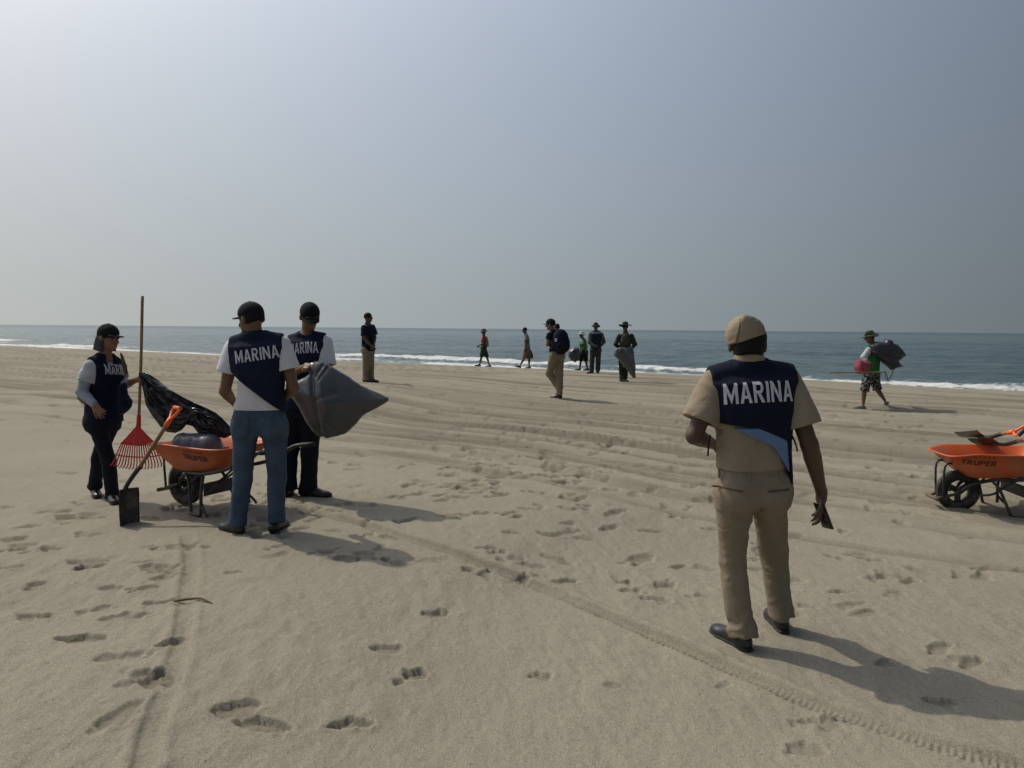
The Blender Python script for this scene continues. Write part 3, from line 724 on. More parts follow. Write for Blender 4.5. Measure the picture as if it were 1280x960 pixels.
def person(label, d, J, fh, scale=1.0, vox=.008, head=1.0, b=1.0, skin_m='skin', yaw_up=None, shirt=None, vest=None, legs=None, shoes=None,
           capk=None, hairk=True, hands=None, name='person', cutaway=None, seed=1, group=None, face=False, belly=1.0, handcurl=(.5,.5)):
    P = {k: V3(at(p[0], p[1], d+(p[2] if len(p) > 2 else 0))) for k, p in J.items()}
    # stand the figure on the sand
    dz = [gz(P[k][0], P[k][1]) - P[k][2] for k in ('lf','rf') if k in P and k not in (cutaway or ())]
    sh = max(min(np.mean(dz), .3), -.3)
    for k in P: P[k][2] += sh
    if 'lf' in P and 'lf' not in (cutaway or ()): P['lf'][2] = gz(P['lf'][0],P['lf'][1])-.006
    if 'rf' in P and 'rf' not in (cutaway or ()): P['rf'][2] = gz(P['rf'][0],P['rf'][1])-.006
    base = (P['lf']+P['rf'])/2
    root = empty(name, Vector((base[0], base[1], min(P['lf'][2], P['rf'][2]))), label, 'person', group)
    sR = unit(P['rs']-P['ls']); hR = unit(P['rh']-P['lh'])
    mid_s, mid_h = (P['ls']+P['rs'])/2, (P['lh']+P['rh'])/2
    up = unit(mid_s-mid_h); sF = unit(np.cross(up, sR)); hF = unit(np.cross(up, hR))      # forward of chest and hips
    neck = P['neck']; hc = P['head']
    f = unit(fh); hu = perp(f, (0,0,1) if yaw_up is None else yaw_up); hr = unit(np.cross(f, hu)); H = (hr, f, hu); hs = head*scale
    def hp(x, y, z): return hc + hs*(hr*x + f*y + hu*z)
    def he(x, y, z, rx, ry, rz): return ell(hp(x,y,z), (rx*hs, ry*hs, rz*hs), H)
    sw = np.linalg.norm(P['rs']-P['ls'])/2; hw = np.linalg.norm(P['rh']-P['lh'])/2
    S = scale*b
    # ---- body, one continuous surface
    B = Fld(vox)
    B.add(he(0,-.012,.030,.076,.095,.088), he(0,.022,-.040,.060,.066,.078), k=.03)
    B.add(he(0,.062,-.090,.026,.024,.022), he(0,.074,.024,.050,.020,.014), k=.02)
    B.add(cone(hp(0,.090,.006), hp(0,.112,-.034), .010*hs, .015*hs), k=.012)
    B.add(he(-.079,-.008,-.006,.011,.021,.032), he(.079,-.008,-.006,.011,.021,.032), k=.008)
    if face:
        for sx in (-1,1): B.cut(he(sx*.032,.102,.003,.017,.020,.010))
        B.add(he(0,.083,-.062,.024,.014,.0065), he(0,.081,-.075,.021,.014,.007), k=.006)
    B.add(limb(hp(0,-.025,-.05), neck+(mid_s-neck)*.35, [(0,.054*hs),(.6,.056*hs),(1,.075*S)]), k=.03)
    tn = [(mid_h-up*.05, hR, hw+.045*S, .085*S), (mid_h+up*.12, hR, (hw+.03*S), .085*S), (mid_h+(mid_s-mid_h)*.7, sR, sw*.80, .095*S), (mid_s-up*.0, sR, sw*.72, .07*S), (mid_s+up*.05, sR, .07*S, .05*S)]
    B.add(loft(tn, 2.2), k=.03)
    hnd = hands or {}
    for sd, q in (('l',-1),('r',1)):
        s_, e_, w_ = P[sd+'s'], P[sd+'e'], P[sd+'w']
        B.add(limb(s_, e_, [(0,.053*S),(.35,.048*S),(.75,.041*S),(1,.039*S)]), k=.03)
        B.add(limb(e_, w_, [(0,.039*S),(.25,.041*S),(.7,.031*S),(1,.025*S)]), k=.015)
        hd = hnd.get(sd, {}); hdir = hd.get('d', unit(w_-e_)); nn = hd.get('n', -q*sR)
        B.add(*hand_prims(w_, hdir, nn, hd.get('side', 1.0), 1.0*scale*hd.get('s',1.0), hd.get('curl', .5), hd.get('spread', .12), hd.get('thumb', .6), max(.0088, vox*.98)), k=.008)
        h_, k_, a_ = P[sd+'h'], P[sd+'k'], P[sd+'a']
        B.add(limb(h_, k_, [(0,.074*S),(.5,.064*S),(1,.048*S)]), limb(k_, a_, [(0,.047*S),(.3,.052*S),(.75,.036*S),(1,.030*S)]), k=.02)
    body = link('body', B.build(), M[skin_m], root)
    if face:
        for sx in (-1,1):
            link('eye', Fld(.004).add(he(sx*.032,.080,.003,.0125,.0125,.0115)).build(0), M['eye'], root)
    rs = seed*13.7
    def wrinkle(amp, pts, rad, tight=.030, wide=.13):
        def fn(X,Y,Zz):
            w1 = vnoise3(X/.17+rs, Y/.17, Zz/.17, seed+5)
            n1 = vnoise3((X+.6*Zz)/wide+rs+w1, Y/wide, (Zz+.35*X*np.sign(w1))/tight+1.2*w1, seed)
            n2 = vnoise3(X/.055+rs+w1, Y/.055, Zz/.34, seed+1); n3 = vnoise3(X/.085, Y/.085, Zz/.07+X/.06+w1, seed+2)
            g = 0.04
            for p_, rd in zip(pts, rad): g = g + np.exp(-((X-p_[0])**2+(Y-p_[1])**2+(Zz-p_[2])**2)/(rd*rd))
            g = np.minimum(g, 1.2)
            r1 = 1-2*np.abs(n1)
            return -amp*(g*(.75*r1+.45*n3) + .55*n2 + .25*n3)
        return fn
    # ---- trousers or shorts
    if legs:
        T = Fld(legs.get('vox', vox*1.05)); g = legs.get('ease', .016); ck = legs.get('cuff', 1.0); wd = legs.get('w', 1.0)
        waist = mid_h+up*legs.get('rise', .13)
        T.add(loft([(mid_h-up*.06, hR, hw+.075*S*wd, .105*S*belly), (mid_h+up*.0, hR, hw+.080*S*wd, .120*S*belly), (waist, hR, hw+legs.get('waist',.062)*S*wd, .108*S*belly)], 2.5), k=.02)
        for sd, q in (('l',-1),('r',1)):
            h_, k_, a_ = P[sd+'h'], P[sd+'k'], P[sd+'a']
            T.add(ell(h_-hF*.045*S+up*.01-hR*q*.0, (.085*S,.085*S,.105*S)), k=.05)
            ends = legs.get('end', 1.0)
            T.add(limb(h_, k_, [(0,(.088+g*.4)*S*wd),(.5,(.074+g*.5)*S*wd),(1,(.054+g)*S*wd)]), k=.035)
            if ends > .5:
                e2 = k_ + (a_-k_)*min(1.0, ends) + (unit(a_-k_)*.03 if legs.get('flatcuff') else 0)
                T.add(limb(k_, e2, [(0,(.054+g)*S*wd),(.3,(.055+g)*S*wd),(.8,(.045+g*1.5)*S*wd),(1,(.045+g*1.7)*S*wd*ck)]), k=.02)
        if ends < .6:
            for sd in 'lr': T.keep(P[sd+'k'] + (P[sd+'k']-P[sd+'h'])*(ends-.5)*2, P[sd+'k']-P[sd+'h'])
        else:
            for sd in 'lr':
                a_, k_ = P[sd+'a'], P[sd+'k']; dv = unit(a_-k_)
                T.ops.append(('-', armcut(a_+dv*legs.get('drop',.045), dv, .13*S, .25), 0)) if legs.get('flatcuff') else None
        T.keep(waist, up)
        T.fold(wrinkle(legs.get('amp', .0085), [P['lk'],P['rk'],P['la'],P['ra'],mid_h-up*.10], [.10,.12,.11,.11,.12], legs.get('tight', .030)))
        tr = link(legs.get('name','trousers'), T.build(), M[legs['m']], root)
        if legs.get('belt'):
            bl = Fld(vox*.8).add(loft([(waist-up*.022, hR, hw+(legs.get('waist',.062)+.006)*S*wd, .114*S*belly), (waist+up*.012, hR, hw+(legs.get('waist',.062)+.004)*S*wd, .112*S*belly)], 2.5), k=0)
            link('waistband' if legs['belt'] == legs['m'] else 'belt', bl.build(0), M[legs['belt']], root)
        root['_tr'] = tr.name
    # ---- shoes
    if shoes:
        for sd in 'lr':
            a_ = P[sd+'a']; g = P[sd+'f']; dirf = shoes[sd]; fd = unit((dirf[0], dirf[1], dirf[2] if len(dirf) > 2 else 0))
            rt = unit(np.cross(fd, (0,0,1))); u = unit(np.cross(rt, fd)); k = scale*shoes.get('s', 1.0); fr = (rt, fd, u)
            sF_ = Fld(min(vox, .007) if vox < .01 else vox*.8)
            o_ = g
            sF_.add(ell(o_-fd*.035*k+u*.042*k, (.037*k,.052*k,.046*k), fr), ell(o_+fd*.05*k+u*.040*k, (.043*k,.085*k,.044*k), fr), ell(o_+fd*.135*k+u*.026*k, (.047*k,.082*k,.036*k), fr), k=.02)
            if shoes.get('boot'): sF_.add(limb(o_-fd*.01+u*.05*k, a_+(P[sd+'k']-a_)*shoes['boot'], [(0,.048*k),(1,.052*k)]), k=.02)
            else: sF_.add(cone(o_-fd*.012*k+u*.05*k, o_-fd*.008*k+u*.082*k, .042*k, .040*k), k=.015)
            sF_.keep(o_+u*.002, -u)
            sh_o = link('boot' if shoes.get('boot') else 'shoe', sF_.build(), M[shoes['m']], root)
            if vox < .0075:
                so = Fld(.006).add(loft([(o_-fd*.086*k+u*.010, rt, .022*k, .011*k),(o_-fd*.06*k+u*.010, rt, .036*k, .011*k),(o_+fd*.02*k+u*.010, rt, .038*k, .011*k),(o_+fd*.13*k+u*.010, rt, .050*k, .011*k),(o_+fd*.20*k+u*.011, rt, .036*k, .010*k),(o_+fd*.222*k+u*.012, rt, .016*k, .008*k)], 4), k=0)
                link('sole', so.build(0), M['grip'], sh_o)
    # ---- shirt
    sleeve_r = .018
    if shirt:
        T = Fld(shirt.get('vox', vox*1.05)); e = shirt.get('ease', .018); hem = mid_h + up*shirt.get('hem', .06)
        cw = shirt.get('chest', 1.0)
        prof = [(hem, hR, hw+(.064+e*.6)*S, (.108+e*.6)*S*belly), (mid_h+(mid_s-mid_h)*.45+sF*.0, sR*.5+hR*.5, (sw*.80+e*.9)*cw, (.105+e*.7)*S*belly),
                (mid_h+(mid_s-mid_h)*.76, sR, (sw*.90+e*.7)*cw, (.108+e*.6)*S), (mid_s+up*.005, sR, sw*.92+e*.2, (.078+e*.4)*S), (mid_s+up*.055*scale, sR, .082*S+.3*(sw-.18), .062*S), (neck+up*.012, sR, .066*S, .060*S)]
        T.add(loft(prof, 2.4), k=.02)
        cf = shirt.get('cuff', .62)
        for sd, q in (('l',-1),('r',1)):
            s_, e_, w_ = P[sd+'s'], P[sd+'e'], P[sd+'w']
            if cf <= 1.0:
                c_ = s_ + (e_-s_)*cf
                T.add(limb(s_, c_+(c_-s_)*.25, [(0,(.057+e*.4)*S),(.7,(.052+e*shirt.get('flare',1.0))*S),(1,(.052+e*shirt.get('flare',1.0)*1.15)*S)]), k=.045)
            else:
                T.add(limb(s_, e_, [(0,(.055+e*.4)*S),(1,(.043+e*.7)*S)]), k=.045); T.add(limb(e_, w_+(w_-e_)*(cf-1.9), [(0,(.043+e*.7)*S),(1,(.030+e*.6)*S)]), k=.02)
        T.fold(wrinkle(shirt.get('amp', .0065), [hem, P['le'], P['re'], P['ls']-up*.1, P['rs']-up*.1, (mid_s+mid_h)/2], [.13,.12,.12,.12,.12,.09], .045, .10))
        for sd in 'lr':
            if cf <= 1.0:
                s_, e_ = P[sd+'s'], P[sd+'e']; c_ = s_+(e_-s_)*cf; dv = unit(e_-s_)
                # cut only round the arm, hollow the cuff
                T.cut(loft([(c_, sR if abs(dv@sR) < .9 else up, .13, .13), (c_+dv*.22, sR if abs(dv@sR) < .9 else up, .13, .13)], 2) if abs(dv@up) < 2 else None) if False else None
                T.ops.append(('-', armcut(c_, dv, .115*S, .2), 0)); T.cut(cone(c_-dv*.05, c_+dv*.05, .049*S, .050*S+e*.6))
        T.keep(hem, -up)
        if shirt.get('open_neck', True): T.cut(ell(neck+sF*.045*S+up*.05, (.05*S,.06*S,.07*S), (sR,sF,up)))
        link(shirt.get('name','shirt'), T.build(), M[shirt['m']], root)
        if shirt.get('collar'):
            cl = Fld(.006).add(loft([(neck-up*.020, sR, .074*S, .064*S), (neck+up*.012, sR, .074*S, .068*S), (neck+up*.050, sR, .066*S, .066*S)], 2.2), k=0).cut(ell(neck+sF*.075*S+up*.02, (.035*S,.05*S,.06*S), (sR,sF,up)))
            link('collar', cl.build(), M[shirt['m']], root)
    # ---- vest
    info = dict(P=P, root=root, sR=sR, hR=hR, up=up, sF=sF, hF=hF, mid_s=mid_s, mid_h=mid_h, hp=hp, he=he, H=H, hs=hs, neck=neck, sw=sw, hw=hw, S=S, sh=sh)
    if vest:
        T = Fld(vest.get('vox', vox)); e = vest.get('ease', .030); hem = mid_h + up*vest.get('hem', .05)
        cw = vest.get('chest', 1.0)
        prof = [(hem-up*.0, hR, hw+(.064+e*.8)*S, (.112+e*.75)*S*belly), (mid_h+(mid_s-mid_h)*.45, sR*.5+hR*.5, (sw*.80+e*1.05)*cw, (.110+e*.8)*S*belly),
                (mid_h+(mid_s-mid_h)*.76, sR, (sw*.95+e*.9)*cw, (.116+e*.8)*S), (mid_s+up*.005, sR, sw+.045, (.090+e*.8)*S), (mid_s+up*.050*scale, sR, sw*.80+.01, .076*S), (neck+up*.012, sR, .078*S, .068*S)]
        T.add(loft(prof, 2.6), k=0)
        T.add(limb(neck-up*.03, P['ls']+up*.02, [(0,.060*S),(1,.066*S)]), limb(neck-up*.03, P['rs']+up*.02, [(0,.060*S),(1,.066*S)]), k=.03)
        vwr = wrinkle(vest.get('amp', .006), [hem, (mid_s+mid_h)/2], [.15,.16], .06, .09); T.fold(vwr)
        for sd, q in (('l',-1),('r',1)):
            s_ = P[sd+'s']; T.keep(s_+sR*q*vest.get('edge', .030), sR*q+up*.04)
        T.cut(ell(neck+sF*.04*S+up*.050, (.070*S,.085*S,.062*S), (sR,sF,up)))
        if vest.get('vneck'): T.cut(ell(neck+sF*.10*S-up*.015, (.05*S,.06*S,.085*S), (sR,sF,up)))
        cutp = lambda L: Prim(lambda X,Y,Zz: np.maximum.reduce([((X-p_[0])*n_[0]+(Y-p_[1])*n_[1]+(Zz-p_[2])*n_[2]) for p_, n_ in L]), mid_h-.6, mid_s+.4)
        wp = lambda pts: [(V3(at(a_[0],a_[1],d))+np.array([0,0,sh]), perp(unit(V3(at(c_[0],c_[1],d))-V3(at(a_[0],a_[1],d))), (0,0,1))) for a_, c_ in pts]
        if vest.get('lines'): T.cut(cutp(wp(vest['lines'])))
        if vest.get('lining'):
            T2 = Fld(vest.get('vox', vox)); T2.add(loft([(c_, r_, w_-.004, dd_-.005) for c_, r_, w_, dd_ in prof], 2.6), k=0)
            T2.fold(vwr)
            for sd, q in (('l',-1),('r',1)): T2.keep(P[sd+'s']+sR*q*(vest.get('edge', .030)-.004), sR*q+up*.04)
            T2.cut(cutp(wp(vest['lining']))).keep(hem, -up).keep(mid_h+(mid_s-mid_h)*.62, up)
        T.keep(hem, -up)
        vm = T.build(); vo = link(vest.get('name','vest'), vm, M[vest['m']], root); info['vest'] = vo
        if vest.get('lining'): link('lining', T2.build(), M['lining'], vo)
        info['vest'] = vo; info['vest_me'] = vm
        if vest.get('text'):
            for tx in vest['text']:
                c = V3(at(tx['px'][0], tx['px'][1], d))+np.array([0,0,sh]); back = tx.get('back', True)
                rgt = sR if back else -sR
                rgt = rot_about(rgt, np.cross(rgt, up), tx.get('tilt', 0))
                lettering(tx.get('t','MARINA'), vm, c, rgt, np.cross(np.cross(rgt, up), rgt), tx['w'], tx['h'], M['letter'], vo, tx.get('bold',.035), arc=tx.get('arc',0))
    # ---- hair and headgear
    if hairk:
        Hf = Fld(min(vox, .007)).add(he(0,-.016,.030,.0835,.101,.0935), he(0,-.045,-.02,.068,.070,.064), k=.02)
        Hf.cut(he(0,.085,-.035,.085,.075,.085)); Hf.cut(he(-.1,.012,-.035,.05,.03,.045), he(.1,.012,-.035,.05,.03,.045)); Hf.keep(hp(0,0,-.052 if hairk is True else hairk), -hu-f*.35)
        Hf.fold(lambda X,Y,Zz: .0025*vnoise3(X/.016,Y/.016,Zz/.016, seed+9))
        link('hair', Hf.build(), M['hair'], root)
    if capk:
        kind = capk['k']; cm = M[capk['m']]; hv = min(vox, .006)
        if kind == 'cap':
            C = Fld(hv).add(he(0,-.010,.040,.087,.106,.092), k=0).keep(hp(0,0,.026), -hu+f*.10)
            C.add(he(0,-.01,.133,.008,.008,.006), k=.004)
            C.cut(he(0,-.010,.015,.080,.099,.085))
            co = link('cap', C.build(), cm, root)
            Br = Fld(.005).add(he(0,.118,.030,.068,.085,.012), k=0).cut(he(0,.02,.005,.078,.090,.062)).fold(lambda X,Y,Zz: 0*X)
            bz = brim_mesh(hp, hr, f, hu, hs, capk.get('brim', 1.0), capk.get('droop', .0))
            link('brim', bz, cm, co)
        elif kind == 'hat':
            C = Fld(hv).add(he(0,-.010,.050,.088,.106,.088), k=0).keep(hp(0,0,.034), -hu)
            C.cut(he(0,-.010,.012,.078,.096,.075))
            C.add(he(0,-.010,.118,.066,.080,.018), k=.02)
            co = link('hat', C.build(), cm, root)
            link('brim', disc_brim(hp, capk.get('r', .165), capk.get('droop', .03), capk.get('fold', 0.0), seed), cm, co)
        elif kind == 'garrison':
            nodes = []
            ta = math.radians(16); cr, cu = hr*math.cos(ta)+hu*math.sin(ta), hu*math.cos(ta)-hr*math.sin(ta)
            def cp(z, x=0): return hp(0,-.012,.018) + hs*(cu*z + cr*x)
            pr = [(.008,.0875,.110),(.045,.0875,.114),(.075,.077,.114),(.098,.057,.112),(.114,.034,.107),(.124,.010,.098)]
            C = Fld(.005).add(loft([(cp(z,-.10*max(0,z-.05)), cr, rx*.97*hs, ry*hs) for z,rx,ry in pr], 2.3), k=0)
            C.fold(lambda X,Y,Zz: -.0016*vnoise3(X/.04,Y/.04,Zz/.04, 5))
            co = link('garrison_cap', C.build(), cm, root)
            C2 = Fld(.005).add(loft([(cp(z), cr, rx*hs, ry*hs) for z,rx,ry in [(.006,.0920,.115),(.045,.0925,.119),(.075,.0825,.119),(.098,.0630,.117),(.114,.040,.112)]], 2.3), k=0)
            C2.keep(cp(.03,-.058), cr-cu*.42)
            C2.fold(lambda X,Y,Zz: -.0012*vnoise3(X/.04,Y/.04,Zz/.04, 6))
            link('cap_curtain', C2.build(), cm, co)
    return info
def armcut(c, dv, rad, ln):
    """flat-ended cylinder that trims a sleeve at its cuff"""
    c = V3(c); dv = unit(dv)
    def fn(X,Y,Zz):
        px, py, pz = X-c[0], Y-c[1], Zz-c[2]; t = px*dv[0]+py*dv[1]+pz*dv[2]
        r = np.sqrt(np.maximum(px*px+py*py+pz*pz-t*t, 0))
        return np.maximum(np.maximum(r-rad, -t), t-ln)
    e = c+dv*ln
    return Prim(fn, np.minimum(c,e)-rad, np.maximum(c,e)+rad)
def strip_solid(top, bot):
    """closed solid from two equal grids of points (nu x nv)"""
    T = np.array(top); Bm = np.array(bot); nu, nv = T.shape[:2]; V = np.concatenate([T.reshape(-1,3), Bm.reshape(-1,3)]); n = nu*nv
    F = []
    for i in range(nu-1):
        for j in range(nv-1):
            a = i*nv+j; F.append((a, a+nv, a+nv+1, a+1)); F.append((n+a, n+a+1, n+a+nv+1, n+a+nv))
    for i in range(nu-1):
        a = i*nv; F.append((a, n+a, n+a+nv, a+nv)); a = i*nv+nv-1; F.append((a, a+nv, n+a+nv, n+a))
    for j in range(nv-1):
        a = j; F.append((a, a+1, n+a+1, n+a)); a = (nu-1)*nv+j; F.append((a, n+a, n+a+1, a+1))
    return mesh(V, F)
def brim_mesh(hp, hr, f, hu, hs, ln=1.0, droop=0.0):
    T = []; Bm = []
    for i in range(7):
        t = i/6; row = []; rb = []
        for j in range(15):
            a = (j/14-.5)*math.radians(150)
            x0, y0 = .084*math.sin(a), -.010+.103*math.cos(a)
            reach = .075*ln*max(0, math.cos(a*1.05))**.6
            x, y = x0*(1-.06*t), y0 + reach*t
            z = .030 - .022*(x/.084)**2 - droop*t*.06 - .004*t
            p = hp(x, y, z); row.append(p+hu*.003); rb.append(p-hu*.003)
        T.append(row); Bm.append(rb)
    return strip_solid(T, Bm)
def disc_brim(hp, R, droop, fold, seed):
    T = []; Bm = []; n = 40
    for i in range(6):
        t = i/5; row = []; rb = []
        for j in range(n+1):
            a = 2*PI*(j % n)/n
            rx = .080+(R-.080)*t; ry = .097+(R*1.06-.097)*t
            z = .046 - droop*t*t + .020*t*math.sin(2*a+seed) + .010*t*math.sin(3*a+seed*2) + fold*t*t*abs(math.sin(a))
            p = hp(rx*math.sin(a), -.01+ry*math.cos(a), z); row.append(p + V3((0,0,.003))); rb.append(p - V3((0,0,.003)))
        T.append(row); Bm.append(rb)
    return strip_solid(T, Bm)
# ------------------------------------------------------------------ the officer in khaki, walking away
officer = person('officer in khaki uniform and garrison cap walking away with phone in hand', 3.85,
    dict(head=(934,427,.03), neck=(936,450,.0), ls=(893,474,0), rs=(984,472,.02), le=(868,541,-.04), lw=(893,552,.22), re=(1012,552,-.06), rw=(1027,612,.02),
         lh=(918,612,0), rh=(961,611,.03), lk=(915,695,.05), rk=(967,686,.22), la=(928,783,-.02), ra=(976,760,.22), lf=(924,803,0), rf=(975,781,.235)),
    (.10,.98,-.04), vox=.0064, head=1.10, b=1.10, skin_m='skin3', seed=3,
    shirt=dict(m='khaki_shirt', cuff=.72, ease=.022, flare=1.6, hem=.135, collar=True, name='uniform_shirt', amp=.006),
    legs=dict(m='khaki', ease=.013, cuff=1.0, rise=.145, amp=.0110, tight=.045, waist=.066, flatcuff=True, w=.95, drop=.035, belt='khaki'),
    shoes=dict(m='shoe', l=(-.40,.92), r=(.05,1), s=1.02),
    vest=dict(m='navy', hem=.04, ease=.040, edge=.032, amp=.007, lines=[((889,522),(938,527.5)),((938,527.5),(976,544)),((975,543),(979,572))], lining=[((889,519),(930,538)),((954,545),(987,592))],
              text=[dict(px=(938,483), w=.352, h=.104, tilt=.03, bold=.03, arc=.006)]),
    capk=dict(k='garrison', m='khaki_shirt'), hairk=-.078,
    hands=dict(r=dict(n=(-.75,.1,.2), side=-1.0, curl=.36, d=(.05,.10,-1), s=1.12), l=dict(curl=.7)))
# ------------------------------------------------------------------ the three with the barrow
jeans_man = person('man in blue jeans and white tee, navy lettered vest seen from behind, beside wheelbarrow', 5.56,
    dict(head=(313,392,.02), neck=(318,410,.0), ls=(292,428,.0), rs=(352,424,.02), le=(281,482,-.02), lw=(293,497,.20), re=(367,478,.0), rw=(354,492,.22),
         lh=(307,526,0), rh=(343,526,.02), lk=(303,592,.03), rk=(346,590,.04), la=(297,645,.0), ra=(345,640,.03), lf=(296,659,0), rf=(344,657,.03)),
    (-.88,.46,-.12), vox=.0084, head=1.0, b=1.06, skin_m='skin', seed=5,
    shirt=dict(m='white', cuff=.58, ease=.022, flare=1.3, hem=.13, name='t_shirt', amp=.007),
    legs=dict(m='denim', ease=.012, cuff=1.05, rise=.150, amp=.006, waist=.066, flatcuff=True, belt='black', w=.97, drop=.03),
    shoes=dict(m='shoe', l=(-.80,.55), r=(.10,1)),
    vest=dict(m='navy2', hem=.11, ease=.036, edge=.020, lines=[((296,459),(340,494))], text=[dict(px=(326,435), w=.312, h=.092, tilt=.085, arc=.0)]),
    capk=dict(k='cap', m='black'), hairk=True,
    hands=dict(l=dict(curl=.6, n=(1,.3,0)), r=dict(curl=.6, n=(-.5,.5,0), s=1.0)))
bag_man = person('man in black cap and navy lettered vest facing us, gripping a filled grey bag', 6.70,
    dict(head=(387,390,-.04), neck=(384,411,.0), rs=(363,424,.02), ls=(406,422,-.01), re=(362,463,-.08), rw=(384,451,-.26), le=(409,462,-.06), lw=(396,449,-.26),
         rh=(368,508,.02), lh=(389,507,.0), rk=(361,560,.0), lk=(387,562,-.02), ra=(360,600,.03), la=(386,603,.03), rf=(359,612,.04), lf=(385,616,.03)),
    (.42,-.82,-.42), vox=.0086, head=1.0, b=1.04, skin_m='skin', seed=7, face=True,
    shirt=dict(m='white', cuff=.72, ease=.024, flare=1.3, hem=.04, name='t_shirt'),
    legs=dict(m='darktrouser', ease=.018, cuff=1.12, rise=.13, amp=.008, flatcuff=True, drop=.03),
    shoes=dict(m='shoe', r=(-.3,-.9), l=(.96,-.22), s=1.1),
    vest=dict(m='navy2', hem=.02, ease=.034, edge=.012, text=[dict(px=(385,428), w=.262, h=.098, back=False, tilt=.04, bold=.02, arc=.01)]),
    capk=dict(k='cap', m='black', droop=.2), hairk=True,
    hands=dict(r=dict(d=(.75,-.35,-.1), n=(-.1,.3,-1), curl=.75, side=1.0), l=dict(d=(-.6,-.45,-.1), n=(.1,.3,-1), curl=.75, side=-1.0)))
woman = person('woman in cap, navy lettered vest and grey arm sleeve holding up the rake handle', 6.60,
    dict(head=(136,419.5,-.02), neck=(131,441,.0), rs=(113,456,-.13), ls=(147,455,.12), re=(102,487,-.17), rw=(117,502,-.24), le=(151,480,.06), lw=(171,472,-.06),
         rh=(121,526,-.07), lh=(138,526,.07), rk=(136,574,-.06), lk=(123,570,.10), ra=(140,614,.0), la=(119,602,.20), rf=(139,627,.0), lf=(119,612,.22)),
    (.93,-.36,-.08), vox=.0084, head=.98, scale=.96, b=.98, skin_m='skin2', seed=9, face=True,
    shirt=dict(m='plaid', cuff=.60, ease=.022, flare=1.2, hem=.03, name='shirt'),
    legs=dict(m='darktrouser', cuff=1.10, rise=.12, amp=.006, flatcuff=True, drop=.045, w=.88, ease=.014),
    shoes=dict(m='shoe', r=(.6,-.7), l=(.5,-.7)),
    vest=dict(m='navy', hem=.01, ease=.032, edge=.002, vneck=True, text=[dict(px=(145,459), w=.25, h=.088, back=False, bold=.02, tilt=-.05)]),
    capk=dict(k='cap', m='black'), hairk=-.09,
    hands=dict(r=dict(d=(.62,-.25,-.62), n=(.3,.8,-.2), curl=.22, side=-1.0, spread=.35), l=dict(d=(.85,-.2,.1), n=(.05,-.95,-.2), curl=.85, side=1.0)))
# ------------------------------------------------------------------ people farther down the beach
FAR = dict(vox=.0132)
def far_shoe(m, l, r, **k): return dict(m=m, l=l, r=r, **k)
navy_man = person('man in dark navy tee and khaki trousers standing with hands before him', 18.3,
    dict(head=(460.5,395,0), neck=(459.5,402,0), rs=(455,408,-.14), ls=(465.5,407,.13), re=(455.5,421,-.20), rw=(463.5,430,-.26), le=(468.5,420,.10), lw=(467,430,-.12),
         rh=(457.5,436,-.06), lh=(463,436,.07), rk=(457.5,455,-.06), lk=(463.5,455,.08), ra=(457,472,-.06), la=(463.5,471,.08), rf=(457,476,-.06), lf=(463.5,475,.08)),
    (.95,-.20,0), head=1.0, b=1.08, skin_m='skin3', seed=11, belly=1.12, **FAR,
    shirt=dict(m='navy', cuff=.75, ease=.03, hem=-.02, name='t_shirt'), legs=dict(m='beige', ease=.018, cuff=1.1, rise=.1, flatcuff=True, drop=.03),
    shoes=far_shoe('shoe', (.95,-.2), (.95,-.3)), hairk=True)
red_walker = person('walker in red shirt, pale backpack and dark skirt heading left along the water', 33.0,
    dict(head=(604.6,412,0), neck=(604.6,416,0), ls=(604.6,419,-.16), rs=(604.9,419,.16), le=(604.2,426,-.20), lw=(599.3,429,-.18), re=(606.5,425,.18), rw=(603,430,.2),
         lh=(604.6,432,-.09), rh=(604.6,432,.09), lk=(602,443,-.09), rk=(608.5,443,.1), la=(599.4,453,-.09), ra=(611.5,453,.1), lf=(599,455.5,-.09), rf=(612.2,455.5,.1)),
    (-1,-.1,-.1), skin_m='skin3', seed=13, group=None, **FAR, shirt=dict(m='red', cuff=.6, ease=.02, hem=-.03, name='shirt'),
    legs=dict(m='olivehat', ease=.03, end=.52, w=1.15, rise=.1, name='skirt'), shoes=far_shoe('shoe', (-1,-.1), (-1,0)), capk=dict(k='hat', m='olive', r=.15))
green_walker = person('bareheaded walker in grey green shirt and brown shorts striding left at the waterline', 32.0,
    dict(head=(655.8,407,0), neck=(656.5,411,0), ls=(658,414.5,-.16), rs=(658.5,414.5,.16), le=(658,423,-.22), lw=(656.5,430,-.24), re=(661,423,.2), rw=(660,430,.24),
         lh=(659,430,-.09), rh=(659,430,.09), lk=(655.5,442,-.09), rk=(661.5,442.5,.1), la=(650,451.5,-.09), ra=(661.5,453,.1), lf=(649,454,-.09), rf=(661.5,455,.1)),
    (-1,0,-.05), skin_m='skin3', seed=15, **FAR, shirt=dict(m='grgrey', cuff=.62, ease=.025, hem=-.06, name='shirt'),
    legs=dict(m='brown', ease=.035, end=.50, w=1.2, rise=.1, name='shorts'), shoes=far_shoe('shoe', (-1,0,.25), (-1,0)), hairk=True)
